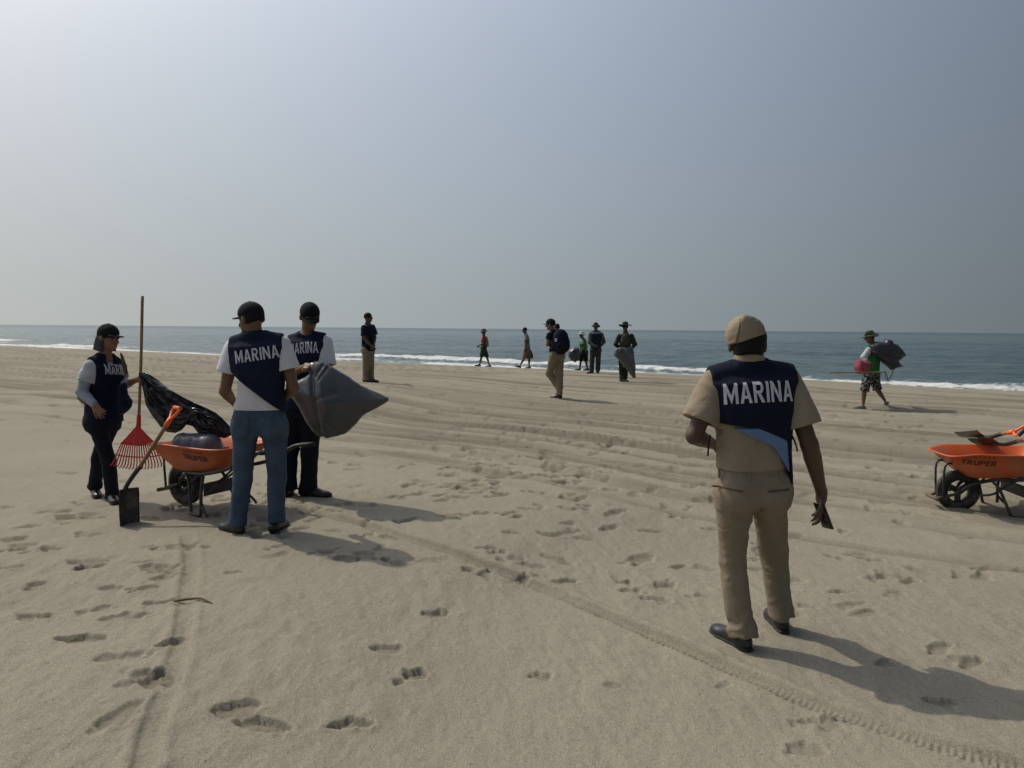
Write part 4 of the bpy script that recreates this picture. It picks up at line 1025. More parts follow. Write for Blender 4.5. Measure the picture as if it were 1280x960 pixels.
pack_man = person('man in cap and beige trousers walking away with large dark backpack', 16.0,
    dict(head=(688,408,0), neck=(690.5,415,0), ls=(687,421,-.14), rs=(699,420,.13), le=(684.5,433,-.10), lw=(684.5,429,.14), re=(702,433,.14), rw=(694,434,.3),
         lh=(692,447,-.05), rh=(700,447,.05), lk=(686.5,469,.05), rk=(699.5,470,.02), la=(699.5,487,.10), ra=(699,494,.0), lf=(703,489,.14), rf=(698.5,500,.0)),
    (-.92,.35,-.1), skin_m='skin2', seed=17, cutaway=('lf',), **FAR, shirt=dict(m='navy', cuff=.45, ease=.022, hem=.03, name='t_shirt'),
    legs=dict(m='beige', ease=.022, cuff=1.05, rise=.12, flatcuff=True, drop=.03), shoes=far_shoe('shoe', (-.35,.2,-.95), (-.75,.5), boot=.15), capk=dict(k='cap', m='black'))
hidden_man = person('dark haired man mostly hidden behind the backpack wearer, only his head showing', 24.0,
    dict(head=(696.6,407,0), neck=(696.6,412,0), ls=(691.5,415.5,.0), rs=(702,415.5,.0), le=(690.5,425,.0), lw=(692,433,.1), re=(703,425,.0), rw=(701.5,433,.1),
         lh=(694.4,436,0), rh=(699.2,436,0), lk=(694.3,451,0), rk=(699.4,451,0), la=(694.3,463,0), ra=(699.4,463,0), lf=(694.3,467,0), rf=(699.4,467,0)),
    (.2,.95,0), skin_m='skin3', seed=19, **FAR, shirt=dict(m='navy', cuff=.6, ease=.015, hem=.02, name='t_shirt'),
    legs=dict(m='beige', ease=.01, rise=.12), shoes=far_shoe('shoe', (-.1,1), (.1,1)), hairk=True)
green_vest_man = person('person in white hat and green vest walking left by the water', 31.0,
    dict(head=(727,412,0), neck=(727.8,416.3,0), ls=(727,419.5,-.14), rs=(730.5,419,.14), le=(730.5,427,-.2), lw=(727,433,-.2), re=(733.5,427,.14), rw=(731,433,.2),
         lh=(728,434,-.07), rh=(731.5,434,.07), lk=(726,445,-.07), rk=(732.5,445,.08), la=(724.8,454.5,-.07), ra=(734.4,454.5,.08), lf=(724,456.8,-.07), rf=(734.6,456.6,.08)),
    (-.85,-.4,-.05), skin_m='skin3', seed=21, **FAR, shirt=dict(m='hatwhite', cuff=.5, ease=.012, hem=.0, name='shirt'),
    vest=dict(m='green', hem=-.03, ease=.03, edge=.0), legs=dict(m='black', ease=.03, end=.5, w=1.15, rise=.1, name='shorts'), shoes=far_shoe('shoe', (-1,-.2), (-1,-.2)), capk=dict(k='hat', m='hatwhite', r=.14))
hat_man = person('person in dark boonie hat, navy vest with pale band and brown boots', 25.0,
    dict(head=(744.7,408,0), neck=(744.9,413.5,0), ls=(738,418,0), rs=(752,418,0), le=(736.8,428,-.1), lw=(742.5,432,-.2), re=(755,427,.05), rw=(752,431,.2),
         lh=(741.3,437,0), rh=(748,437,0), lk=(739.8,452,0), rk=(747.8,452,0), la=(739.7,462,0), ra=(747.3,462,0), lf=(739.5,466.8,0), rf=(747.2,466.5,0)),
    (.05,1,-.05), skin_m='skin3', seed=23, b=1.08, **FAR, shirt=dict(m='olive', cuff=2.0, ease=.02, hem=-.06, name='shirt'),
    vest=dict(m='navy2', hem=-.04, ease=.03, edge=-.02), legs=dict(m='camo', ease=.018, rise=.1), shoes=far_shoe('boot', (-.8,-.5), (.1,1), boot=.35), capk=dict(k='hat', m='olivehat', r=.15, droop=.05))
camo_man = person('soldier in camouflage and broad upturned hat with grey sack at his side', 20.5,
    dict(head=(781.5,405,0), neck=(782,411.5,0), ls=(774.3,416.5,0), rs=(789.6,416.5,0), le=(769.5,427,-.05), lw=(774,432,.20), re=(794,427,-.05), rw=(790,432,.20),
         lh=(776.5,441,0), rh=(785.5,441,.03), lk=(776.3,458,.02), rk=(782.5,458,.06), la=(777.2,470,0), ra=(782,468,.10), lf=(777.5,475,.0), rf=(781.5,472.5,.12)),
    (.1,1,-.05), skin_m='skin3', seed=25, b=1.0, **FAR, shirt=dict(m='camo', cuff=2.0, ease=.018, hem=-.04, name='jacket'),
    legs=dict(m='camo', ease=.014, rise=.1, w=.9), shoes=far_shoe('boot', (.5,-.4), (.1,1), boot=.35), capk=dict(k='hat', m='olivehat', r=.18, droop=.012, fold=.0))
stooped = person('stooped walker in green vest and patterned shorts carrying dark sack and pink bag', 15.2,
    dict(head=(1087,421,0), neck=(1091,430,0), ls=(1086,437,-.14), rs=(1095,436,.15), le=(1079.5,446,-.22), lw=(1084,452,-.30), re=(1093,449,.24), rw=(1086,446,.34),
         lh=(1086,468,-.08), rh=(1092,468,.08), lk=(1080.5,487,-.08), rk=(1096.5,486,.06), la=(1079,505,-.08), ra=(1106,500,.10), lf=(1077.5,510.5,-.08), rf=(1109,506.5,.10)),
    (-.95,.15,-.25), skin_m='skin', seed=28, scale=.97, **FAR, shirt=dict(m='plaid', cuff=1.6, ease=.02, hem=.0, name='shirt'),
    vest=dict(m='green', hem=-.03, ease=.034, edge=.0), legs=dict(m='short', ease=.028, end=.53, w=1.1, rise=.1, name='shorts'),
    shoes=far_shoe('sandal', (-1,.1), (-.55,.1,-.55), s=.9), capk=dict(k='hat', m='camohat', r=.16, droop=.03), cutaway=('rf',),
    hands=dict(l=dict(curl=.8)))
# ------------------------------------------------------------------ small mesh tools
def tube_mesh(pts, r, n=10, smooth=8, taper=None):
    P = spline([V3(p) for p in pts], smooth) if smooth and len(pts) > 2 else np.array([V3(p) for p in pts])
    m = len(P); T = np.gradient(P, axis=0); V = []; F = []
    nrm = perp(T[0], (0.31,0.2,0.9)); 
    for i in range(m):
        t = unit(T[i]); nrm = perp(t, nrm); bi = np.cross(t, nrm); rad = r if taper is None else r*np.interp(i/(m-1), [0,1], taper) if len(taper) == 2 else r*np.interp(i/(m-1), np.linspace(0,1,len(taper)), taper)
        for k in range(n):
            a = 2*PI*k/n; V.append(P[i]+rad*(nrm*math.cos(a)+bi*math.sin(a)))
    for i in range(m-1):
        for k in range(n):
            a, b = i*n+k, i*n+(k+1)%n; F.append((a, b, b+n, a+n))
    F.append(tuple(range(n-1,-1,-1))); F.append(tuple(range((m-1)*n, m*n)))
    return mesh(V, F)
def tube(name, pts, r, mat, parent, **k): return link(name, tube_mesh(pts, r, **k), M[mat], parent)
def revolve(c, axis, prof, n=40, closed=True):
    """profile [(distance along axis, radius)] turned about an axis"""
    axis = unit(axis); u = perp(axis, (0.1,0.3,1)); w = np.cross(axis, u); V = []; F = []; m = len(prof)
    for a_, r_ in prof:
        for k in range(n):
            t = 2*PI*k/n; V.append(V3(c)+axis*a_+r_*(u*math.cos(t)+w*math.sin(t)))
    for i in range(m if closed else m-1):
        for k in range(n):
            a, b = i*n+k, i*n+(k+1)%n; c2, d2 = ((i+1)%m)*n+(k+1)%n, ((i+1)%m)*n+k; F.append((a, b, c2, d2))
    if not closed: F.append(tuple(range(n-1,-1,-1))); F.append(tuple(range((m-1)*n, m*n)))
    return mesh(V, F)
def box_mesh(c, ax, ay, az, sx, sy, sz, bev=.003):
    bm = bmesh.new(); bmesh.ops.create_cube(bm, size=1)
    for v in bm.verts: v.co = Vector((v.co.x*sx, v.co.y*sy, v.co.z*sz))
    if bev: bmesh.ops.bevel(bm, geom=bm.edges[:], offset=bev, segments=2, affect='EDGES', profile=.5)
    ax, ay, az = unit(ax), unit(ay), unit(az)
    for v in bm.verts: v.co = Vector(V3(c)+ax*v.co.x+ay*v.co.y+az*v.co.z)
    bmesh.ops.recalc_face_normals(bm, faces=bm.faces)
    me = bpy.data.meshes.new('b'); bm.to_mesh(me); bm.free(); return me
def fan_off(o):
    o.data.polygons.foreach_set('use_smooth', np.zeros(len(o.data.polygons), dtype=bool)); return o
def sheet_on(target_me, c, right, up, poly_w, poly_h, th, mat, parent, name, lift=.002, nu=8, nv=3, shape=None):
    """small cloth piece lying on a surface, with thickness"""
    bvh = BVHTree.FromPolygons([v.co[:] for v in target_me.vertices], [p.vertices[:] for p in target_me.polygons])
    right, up = unit(right), unit(up); n = np.cross(right, up); T = []; Bm = []
    for i in range(nu):
        r1 = []; r2 = []
        for j in range(nv):
            x, y = (i/(nu-1)-.5)*poly_w, (j/(nv-1)-.5)*poly_h
            if shape: x, y = shape(x, y)
            P = V3(c)+right*x+up*y; hit = bvh.ray_cast(Vector(P+n*.5), Vector(-n), 1.2)
            if hit[0] is not None: P = V3(hit[0])
            r1.append(P+n*(lift+th)); r2.append(P-n*.004)
        T.append(r1); Bm.append(r2)
    return link(name, strip_solid(T, Bm), M[mat], parent, smooth=False)
def poly_sdf(px, pz, poly):
    d = np.full(px.shape, 1e9); s = np.ones(px.shape); n = len(poly)
    for i in range(n):
        a, b = poly[i], poly[i-1]; ex, ez = b[0]-a[0], b[1]-a[1]; wx, wz = px-a[0], pz-a[1]
        t = np.clip((wx*ex+wz*ez)/(ex*ex+ez*ez+1e-12), 0, 1); d = np.minimum(d, (wx-ex*t)**2+(wz-ez*t)**2)
        c1 = pz >= a[1]; c2 = pz < b[1]; c3 = ex*wz > ez*wx
        s = np.where((c1&c2&c3)|(~c1&~c2&~c3), -s, s)
    return s*np.sqrt(d)
def sack(outline_px, d, thick, vox=.008, round_=.12, fold=None, tilt=0.0, lift=0.0, edge=.006, back=1.0, tent=0.0):
    """filled or slack bag: outline at its real distance, thickness swelling from the rim inwards"""
    W = [at(p[0], p[1], d) for p in outline_px]; poly = [(w.x, w.z+lift) for w in W]
    X0 = np.mean([p[0] for p in poly]); y0 = d
    def fn(X, Y, Zz):
        g = poly_sdf(X+0*Zz, Zz+0*X, poly)
        ins = np.clip(-g/round_, 0, 1); t = edge + thick*((1-tent)*np.sqrt(np.maximum(1-(1-ins)**2, 0)) + tent*ins)
        w = Y-y0-tilt*(X-X0); w = np.where(w > 0, w/back, w)
        return np.maximum(g, (np.abs(w)-t)*.8)
    xs = [p[0] for p in poly]; zs = [p[1] for p in poly]; ty = abs(tilt)*(max(xs)-min(xs))/2+thick*max(1,back)+edge
    F = Fld(vox).add(Prim(fn, (min(xs), y0-ty, min(zs)), (max(xs), y0+ty, max(zs))), k=0)
    if fold: F.fold(fold)
    return F.build()
def ridges(dirx, dirz, across, along, amp, seed, sharp=1.0):
    """creases running along a direction in the x-z plane"""
    l = math.hypot(dirx, dirz); dx, dz = dirx/l, dirz/l
    def fn(X, Y, Zz):
        u = X*dx+Zz*dz; v = -X*dz+Zz*dx
        w = .35*vnoise3(X/.12, Y/.12, Zz/.12, seed+4)
        n = vnoise3(u/along, v/across+w, Y/across*.6, seed); n2 = vnoise3(u/along*2.3+9, v/across*2.1+w, Y/across, seed+1)
        return amp*(np.abs(n)*2-1 + .5*(np.abs(n2)*2-1))*sharp
    return fn
def folds(dirx, dirz, across, along, amp, seed):
    """soft long drapery folds with sharp crests"""
    l = math.hypot(dirx, dirz); dx, dz = dirx/l, dirz/l
    def fn(X, Y, Zz):
        u = X*dx+Zz*dz; v = -X*dz+Zz*dx
        n = vnoise3(u/along+seed, v/across + .6*vnoise3(u/.25, v/.25, Y*0+seed, seed+2), Y/.4, seed)
        return amp*(1-2*np.sqrt(np.abs(n)+.01))
    return fn
def groove(p, q, d, rad, depth):
    a, b = at(p[0],p[1],d), at(q[0],q[1],d)
    def fn(X, Y, Zz):
        ex, ez = b.x-a.x, b.z-a.z; wx, wz = X-a.x, Zz-a.z; t = np.clip((wx*ex+wz*ez)/(ex*ex+ez*ez), 0, 1)
        return depth*np.exp(-((wx-ex*t)**2+(wz-ez*t)**2)/(rad*rad))
    return fn
def fsum(*fs): return lambda X, Y, Zz: sum(f(X, Y, Zz) for f in fs)
def one(name, me, mat, label, cat, smooth=True, group=None):
    """a thing that is a single mesh, its origin at its base"""
    co = np.array([v.co[:] for v in me.vertices]); c = Vector(((co[:,0].min()+co[:,0].max())/2, (co[:,1].min()+co[:,1].max())/2, co[:,2].min()))
    me.transform(Matrix.Translation(-c)); o = link(name, me, M[mat] if isinstance(mat, str) else mat, None, smooth); o.location = c
    return tag(o, label, cat, group)

# ------------------------------------------------------------------ what the officer carries and wears
I = officer; tr_me = bpy.data.objects[I['root']['_tr']].data; tro = bpy.data.objects[I['root']['_tr']]
bk = -I['hF']; wv = I['mid_h']+I['up']*.145
for px in (899, 928, 971):
    sheet_on(tr_me, V3(at(px, 587, 3.8))+np.array([0,0,I['sh']]), I['hR'], I['up'], .012, .052, .004, 'khaki', tro, 'belt_loop', nu=2, nv=5)
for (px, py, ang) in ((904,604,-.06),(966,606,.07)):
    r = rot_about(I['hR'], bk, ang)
    sheet_on(tr_me, V3(at(px, py, 3.8))+np.array([0,0,I['sh']]), r, np.cross(bk, r), .115, .008, .0025, 'slit_shade', tro, 'pocket_welt', nu=9, nv=2)  # darker khaki puts the pocket slit's shadow into the welt colour
pc = V3(at(1029.5, 641, 3.85)); pc[2] += I['sh']; pa = unit(V3(at(1037,661,3.88))-V3(at(1023,624,3.86))); pn = perp(pa, (-.93,-.42,-.1))
ph = empty('phone', Vector(pc), 'black mobile phone held low in the right hand of the khaki officer', 'phone')
link('phone_body', box_mesh(pc, np.cross(pa, pn), pa, pn, .074, .152, .009, .004), M['phone'], ph)
link('camera_bump', box_mesh(pc+pa*.05-np.cross(pa,pn)*.015+pn*.006, np.cross(pa, pn), pa, pn, .03, .03, .004, .0015), M['blackmetal'], ph)
# vest side ties
for pts in ([(888,540,3.80),(886,552,3.78),(885,566,3.79)], [(990,540,3.82),(995,552,3.80),(997,560,3.80)]):
    tube('vest_tie', [V3(at(*p))+np.array([0,0,I['sh']]) for p in pts], .0045, 'webbing', I['vest'], n=6)

# ------------------------------------------------------------------ jeans details
I = jeans_man; tro = bpy.data.objects[I['root']['_tr']]
for px in (307, 341):
    c = V3(at(px, 524, 5.6))+np.array([0,0,I['sh']])
    sheet_on(tro.data, c, I['hR'], I['up'], .13, .14, .0025, 'denim', tro, 'back_pocket', nu=7, nv=7, shape=lambda x, y: (x*(1 if y > -.04 else .86), y))

# ------------------------------------------------------------------ the woman's extras
I = woman; P = I['P']; rt = I['root']
sl = Fld(.0075).add(limb(P['rs']+(P['re']-P['rs'])*.62, P['re'], [(0,.050),(1,.047)]), limb(P['re'], P['rw'], [(0,.047),(.3,.046),(1,.033)]), k=.012)
sl.fold(lambda X,Y,Zz: -.003*vnoise3(X/.05,Y/.05,Zz/.02,4)); link('arm_sleeve', sl.build(), M['grey_sleeve'], rt)
sl = Fld(.0075).add(limb(P['ls']+(P['le']-P['ls'])*.62, P['le'], [(0,.050),(1,.046)]), limb(P['le'], P['le']+(P['lw']-P['le'])*.5, [(0,.046),(1,.040)]), k=.012)
link('arm_sleeve', sl.build(), M['grey_sleeve'], rt)
hp = I['hp']
sc = Fld(.0075).add(loft([(hp(0,-.05,-.12), I['H'][0], .092, .075), (hp(0,-.045,-.07), I['H'][0], .088, .075), (hp(0,-.03,.0), I['H'][0], .080, .078)], 2.2), k=0).cut(ell(hp(0,.09,-.05), (.088,.135,.22), I['H']))
sc.fold(ridges(.1,1,.03,.15,.004,3)); link('neck_flap', sc.build(), M['scarf'], rt)
link('scarf_tail', sack([(150,437),(153,441),(158,455),(159.5,466),(156.5,467),(153,455)], 6.52, .022, .007, .03, lift=I['sh']), M['brownscarf'], rt)
ob = one('shoulder_bag', sack([(150,478),(156,476),(158,490),(164,498),(163,506),(158,512),(152,517),(149,505)], 6.50, .07, .0075, .06, ridges(.3,1,.05,.2,.005,8), lift=I['sh']), 'navy2', 'dark blue slouchy bag hanging at the front of the woman with the rake', 'bag')
one('waist_pouch', sack([(99,487),(106,490),(114,500),(112,506),(104,502),(97,495)], 6.62, .05, .0075, .04, lift=I['sh']), 'strap', 'small cream pouch behind the elbow of the woman with the rake', 'pouch')

# ------------------------------------------------------------------ leaf rake held by the woman
def rake():
    top, ferr = at(178,370,6.50), at(173.4,528,6.47)
    root = empty('leaf_rake', ferr, 'red plastic leaf rake with brown wooden handle held upright by the woman', 'rake')
    tube('handle', [top, (V3(top)+V3(ferr))/2+np.array([.004,0,0]), ferr], .0125, 'wood', root, n=12)
    tube('socket', [at(173.7,519,6.47), at(173.2,533,6.465), at(173,536,6.46)], .019, 'redplastic', root, n=12, taper=[.9,1.05,1.2])
    A = V3(at(173,533,6.455)); N = 18
    def ray(u, v):            # u -1..1 across, v 0..1 down the fan
        sp = np.interp(v, [0,.45,.72,1], [.015,.165,.205,.245]); x = u*sp
        y = -.01 - .05*v - .02*math.cos(u*1.4)*v + (.0 if v < .93 else -.02*(v-.93)/.07)
        return A + np.array([x+.03*v, y, -.36*v*(1-.10*u*u*v)])
    T = []; Bm = []
    for i in range(15):
        u = (i/14)*2-1; a = []; b = []
        for j in range(8):
            p = ray(u, j/7*.46*(1-.06*abs(u))); rip = .003*math.cos(u*28)
            a.append(p+np.array([0,-.002+rip,0])); b.append(p+np.array([0,.002+rip,0]))
        T.append(a); Bm.append(b)
    link('fan_plate', strip_solid(T, Bm), M['redplastic'], root)
    for i in range(N):
        u = ((i+.5)/N)*2-1; pts = [ray(u, v) for v in (.41,.55,.72,.88,.97)]
        e = ray(u, 1.0); pts.append(e+np.array([0,-.012,.004])); tube('tine', pts, .0055, 'redplastic', root, n=6, smooth=3)
    tube('cross_band', [ray((k/8)*2-1, .72)+np.array([0,-.004,0]) for k in range(9)], .0058, 'redplastic', root, n=6, smooth=3)
rake()

# ------------------------------------------------------------------ spade shovels
def shovel(tip, top, face, label, blade_w=.205, blade_h=.30, socket='blackmetal', grip_ax=None, dark='darksteel', black_bar=False, blade_ax=None):
    """blade tip, top of the D grip, direction the hollow of the blade faces"""
    tip, top = V3(tip), V3(top); bax = unit(top-tip) if blade_ax is None else unit(blade_ax)
    fc = perp(bax, face); sd = np.cross(bax, fc)
    root = empty('shovel', Vector(tip), label, 'shovel')
    T = []; Bm = []
    for i in range(13):
        u = (i/12)*2-1; a = []; b = []
        for j in range(11):
            v = j/10; wv_ = blade_w/2*np.interp(v, [0,.1,.85,1], [.90,.97,1.0,.93]); rib = .012*math.exp(-(u/.16)**2)*v
            p = tip + sd*u*wv_ + bax*(v*blade_h) + fc*(.030*u*u + .02*(1-v)*(1-v) - rib) ; a.append(p+fc*.0015); b.append(p-fc*.0015)
        T.append(a); Bm.append(b)
    link('blade', strip_solid(T, Bm), M[dark], root)
    b1 = tip+bax*(blade_h*.98)-fc*.010; ax = unit(top-b1)
    s0 = tip+bax*(blade_h*.70)-fc*.012; s1 = b1+ax*.08-fc*.012; s2 = b1+ax*.20
    tube('socket', [s0, b1-fc*.002, s1, s2], .018, socket, root, n=10, taper=[.6,.95,1.0,1.05])
    sd = perp(ax, sd)
    g0 = top-ax*.13; tube('shaft', [s2-ax*.02, (s2+g0)/2+ax*.0, g0], .0165, 'wood', root, n=10)
    tube('collar', [g0-ax*.06, g0+ax*.012], .021, 'orange2', root, n=10)
    ga = sd if grip_ax is None else perp(ax, grip_ax)
    gw = .070
    for s in (-1,1): tube('grip_arm', [g0, g0+ax*.035+ga*s*gw*.55, g0+ax*.075+ga*s*gw, top-ax*.015+ga*s*gw], .0125, 'orange2', root, n=8)
    tube('grip_bar', [top-ax*.015-ga*gw*1.15, top-ax*.015+ga*gw*1.15], .0155, 'grip' if black_bar else 'orange2', root, n=10)
    return root
bx, by = on_ground(157, 655)
shovel((bx, by, gz(bx,by)-.02), at(223,508,6.10), (.90,-.36,.1), blade_ax=(.02,.06,1), grip_ax=(.6,-.6,.1), blade_w=.19, label='shovel with orange grip leaning on the wheelbarrow, its dark blade in the sand')

# ------------------------------------------------------------------ wheelbarrows
def barrow(o, fwd, label, text_side=1, tx=.42):
    """o between the legs on the sand, fwd towards the wheel"""
    o = V3(o); f = unit((fwd[0], fwd[1], 0)); l = np.array([-f[1], f[0], 0]); u = np.array([0,0,1.0])
    def L(x, y, z): return o + f*x + l*y + u*z
    root = empty('wheelbarrow', Vector(o), label, 'wheelbarrow')
    wx, wz, wr = .47, .185, .19
    # tray: rounded loops from floor to rolled rim
    N = 64
    def loop(z0, x0, x1, hw, ex, dz=0.0, frontw=.86):
        out = []
        for k in range(N):
            a = 2*PI*k/N; cx, sx = math.cos(a), math.sin(a)
            px = abs(cx)**(2/ex)*(1 if cx >= 0 else -1); py = abs(sx)**(2/ex)*(1 if sx >= 0 else -1)
            x = (x0+x1)/2+px*(x1-x0)/2; t = (px+1)/2; w = hw*(1-(1-frontw)*t)
            out.append(L(x, py*w, z0 + dz*(t-.5) - (.035*max(0, t-.8)/.2 if dz == 0 else 0)))
        return out
    outer = [loop(.345,-.10,.40,.185,5,-.03), loop(.355,-.13,.44,.205,5,-.03), loop(.46,-.21,.545,.272,5), loop(.565,-.285,.648,.325,5.5), loop(.575,-.297,.662,.336,5.5)]
    inner = [loop(.577,-.297,.662,.334,5.5), loop(.567,-.275,.638,.317,5.5), loop(.46,-.203,.537,.264,5), loop(.362,-.125,.43,.198,5,-.03), loop(.352,-.095,.395,.180,5,-.03)]
    lip = [loop(.563,-.305,.671,.344,5.5), loop(.571,-.308,.674,.347,5.5), loop(.577,-.300,.667,.338,5.5)]
    loops = outer[:4] + [loop(.562,-.303,.669,.342,5.5)] + lip[1:] + inner
    V = [p for lp in loops for p in lp]; F = []
    for i in range(len(loops)-1):
        for k in range(N): a, b = i*N+k, i*N+(k+1)%N; F.append((a, b, b+N, a+N))
    F.append(tuple(range(N-1,-1,-1))); F.append(tuple(range((len(loops)-1)*N, len(loops)*N)))
    tray_me = mesh(V, F); tray = link('tray', tray_me, M['orange'], root)
    # lettering on the side of the tray
    s = text_side; rgt = -f*s if s > 0 else f
    rgt = -f if s > 0 else f
    n_out = l*s; slope = unit(u + n_out*.48)
    if np.cross(rgt, slope)@n_out < 0: rgt = -rgt
    lettering('TRUPER', tray_me, L(tx,.28*s,.478), rgt, slope, .285, .052, M['print'], tray, lift=.0025, cuts=2)
    lettering('LINTAAR', tray_me, L(tx-.005,.30*s,.533), rgt, slope, .235, .030, M['redpaint'], tray, name='stencil_lettering', lift=.0025, cuts=2, spacing=2.0)
    # frame
    for sd in (-1,1):
        tube('handle', [L(-.74,.225*sd,.585), L(-.58,.225*sd,.560), L(-.42,.23*sd,.48), L(-.26,.225*sd,.405), L(.0,.215*sd,.345), L(.25,.155*sd,.320), L(.40,.085*sd,.255), L(wx,.062*sd,wz)], .0165, 'blackmetal', root, n=10, smooth=6)
        tube('grip', [L(-.79,.225*sd,.592), L(-.65,.225*sd,.575)], .0205, 'grip', root, n=10)
        tube('leg', [L(.26,.165*sd,.315), L(.20,.185*sd,.24), L(.125,.235*sd,.03), L(.10,.245*sd,.012), L(.0,.255*sd,.012), L(-.012,.252*sd,.05), L(.0,.235*sd,.20), L(-.015,.225*sd,.33)], .0135, 'blackmetal', root, n=8, smooth=5)
        tube('leg_brace', [L(-.01,.24*sd,.10), L(-.06,.26*sd,.05), L(-.095,.262*sd,.016)], .011, 'blackmetal', root, n=8, smooth=4)
        tube('tray_strut', [L(.0,.20*sd,.345), L(.10,.19*sd,.31), L(.24,.17*sd,.20), L(.34,.12*sd,.17)], .010, 'blackmetal', root, n=8, smooth=4)
        tube('nose_arm', [L(wx,.072*sd,wz), L(.56,.085*sd,.16), L(.675,.07*sd,.125)], .013, 'blackmetal', root, n=8, smooth=5)
        tube('front_strut', [L(.625,.078*sd,.135), L(.63,.085*sd,.42), L(.55,.09*sd,.455)], .010, 'blackmetal', root, n=8, smooth=4)
    tube('nose_bar', [L(.69,-.11,.12), L(.69,.11,.12)], .017, 'stick', root, n=10)
    link('cross_plate', box_mesh(L(-.03,0,.22), l, f, u, .47, .012, .105, .003), M['blackmetal'], root)
    tube('rear_brace', [L(-.03,.23,.18), L(-.16,.0,.36)], .010, 'blackmetal', root, n=8); tube('rear_brace', [L(-.03,-.23,.18), L(-.16,.0,.37)], .010, 'blackmetal', root, n=8)
    # wheel
    c = L(wx, 0, wz); tp = []
    for k in range(16):
        a = 2*PI*k/16; tp.append((.046*math.cos(a), wr-.047+.047*math.sin(a)))
    wh = link('wheel', revolve(c, l, tp, 48), M['tyre'], root)
    rim = revolve(c, l, [(-.030,.100),(-.030,.112),(-.012,.106),(.012,.106),(.030,.112),(.030,.100)], 40)
    link('rim', rim, M['blackmetal'], wh)
    link('hub', revolve(c, l, [(-.052,.022),(-.03,.028),(.03,.028),(.052,.022)], 20, closed=False), M['blackmetal'], wh)
    for k in range(3):
        a = 2*PI*k/3+.5; dr = f*math.cos(a)+u*math.sin(a)
        link('spoke', box_mesh(c+dr*.066, dr, l, np.cross(dr,l), .085, .03, .05, .006), M['blackmetal'], wh)
    # tread lugs, one part
    bm = bmesh.new()
    for k in range(52):
        a = 2*PI*k/52
        for s_ in (-1,1):
            a2 = a+s_*.04; dr = f*math.cos(a2)+u*math.sin(a2)
            me = box_mesh(c+dr*(wr-.0085)+l*.018*s_, dr, unit(l+.35*s_*np.cross(dr,l)), np.cross(dr,l), .010, .030, .012, 0); bm.from_mesh(me); bpy.data.meshes.remove(me)
    me = bpy.data.meshes.new('tread'); bm.to_mesh(me); bm.free(); tag(link('tread', me, M['tyre'], wh, smooth=False), kind='stuff')
    return L
a_ = on_ground(246, 651); b_ = on_ground(308, 634); mid = ((a_[0]+b_[0])/2-.02, (a_[1]+b_[1])/2+.10)
L1 = barrow((mid[0], mid[1], gz(*mid)-.012), (-.89,.455), 'orange wheelbarrow holding a water jug, among the three people in lettered vests', tx=.02)
c2 = on_ground(1196, 638)
L2 = barrow((c2[0]+.53, c2[1]+.06, gz(c2[0]+.3, c2[1])-.004), (-.99,.10), 'orange wheelbarrow with shovels in its tray at the right edge of the beach')

# water jug lying in the first barrow
def jug():
    cc = L1(.24,.02,.50); ax = unit((.985,-.17,-.02)); c0 = cc-ax*.225
    root = empty('water_jug', Vector(L1(.22,0,.38)), 'large blue grey translucent water jug lying in the wheelbarrow', 'jug')
    prof = [(0,.03),(.004,.10),(.02,.128),(.05,.136),(.085,.136),(.095,.1335),(.105,.136),(.19,.136),(.20,.1335),(.21,.136),(.31,.136),(.335,.131),(.36,.115),(.385,.085),(.405,.05),(.42,.030),(.445,.028)]
    s = NT('jug_plastic'); v = s.coord(); n = s.noise(v, 12, 4, .6)
    jm = s.set(Base_Color=s.mix(n, (.085,.10,.14), (.15,.165,.20)), Roughness=.24, Specular_IOR_Level=.55, Transmission_Weight=.25, IOR=1.3)
    link('bottle', revolve(c0, ax, prof, 40, closed=False), jm, root)
    link('cap', revolve(c0+ax*.435, ax, [(0,.031),(.004,.034),(.03,.034),(.034,.030)], 24, closed=False), M['blackmetal'], root)
jug()
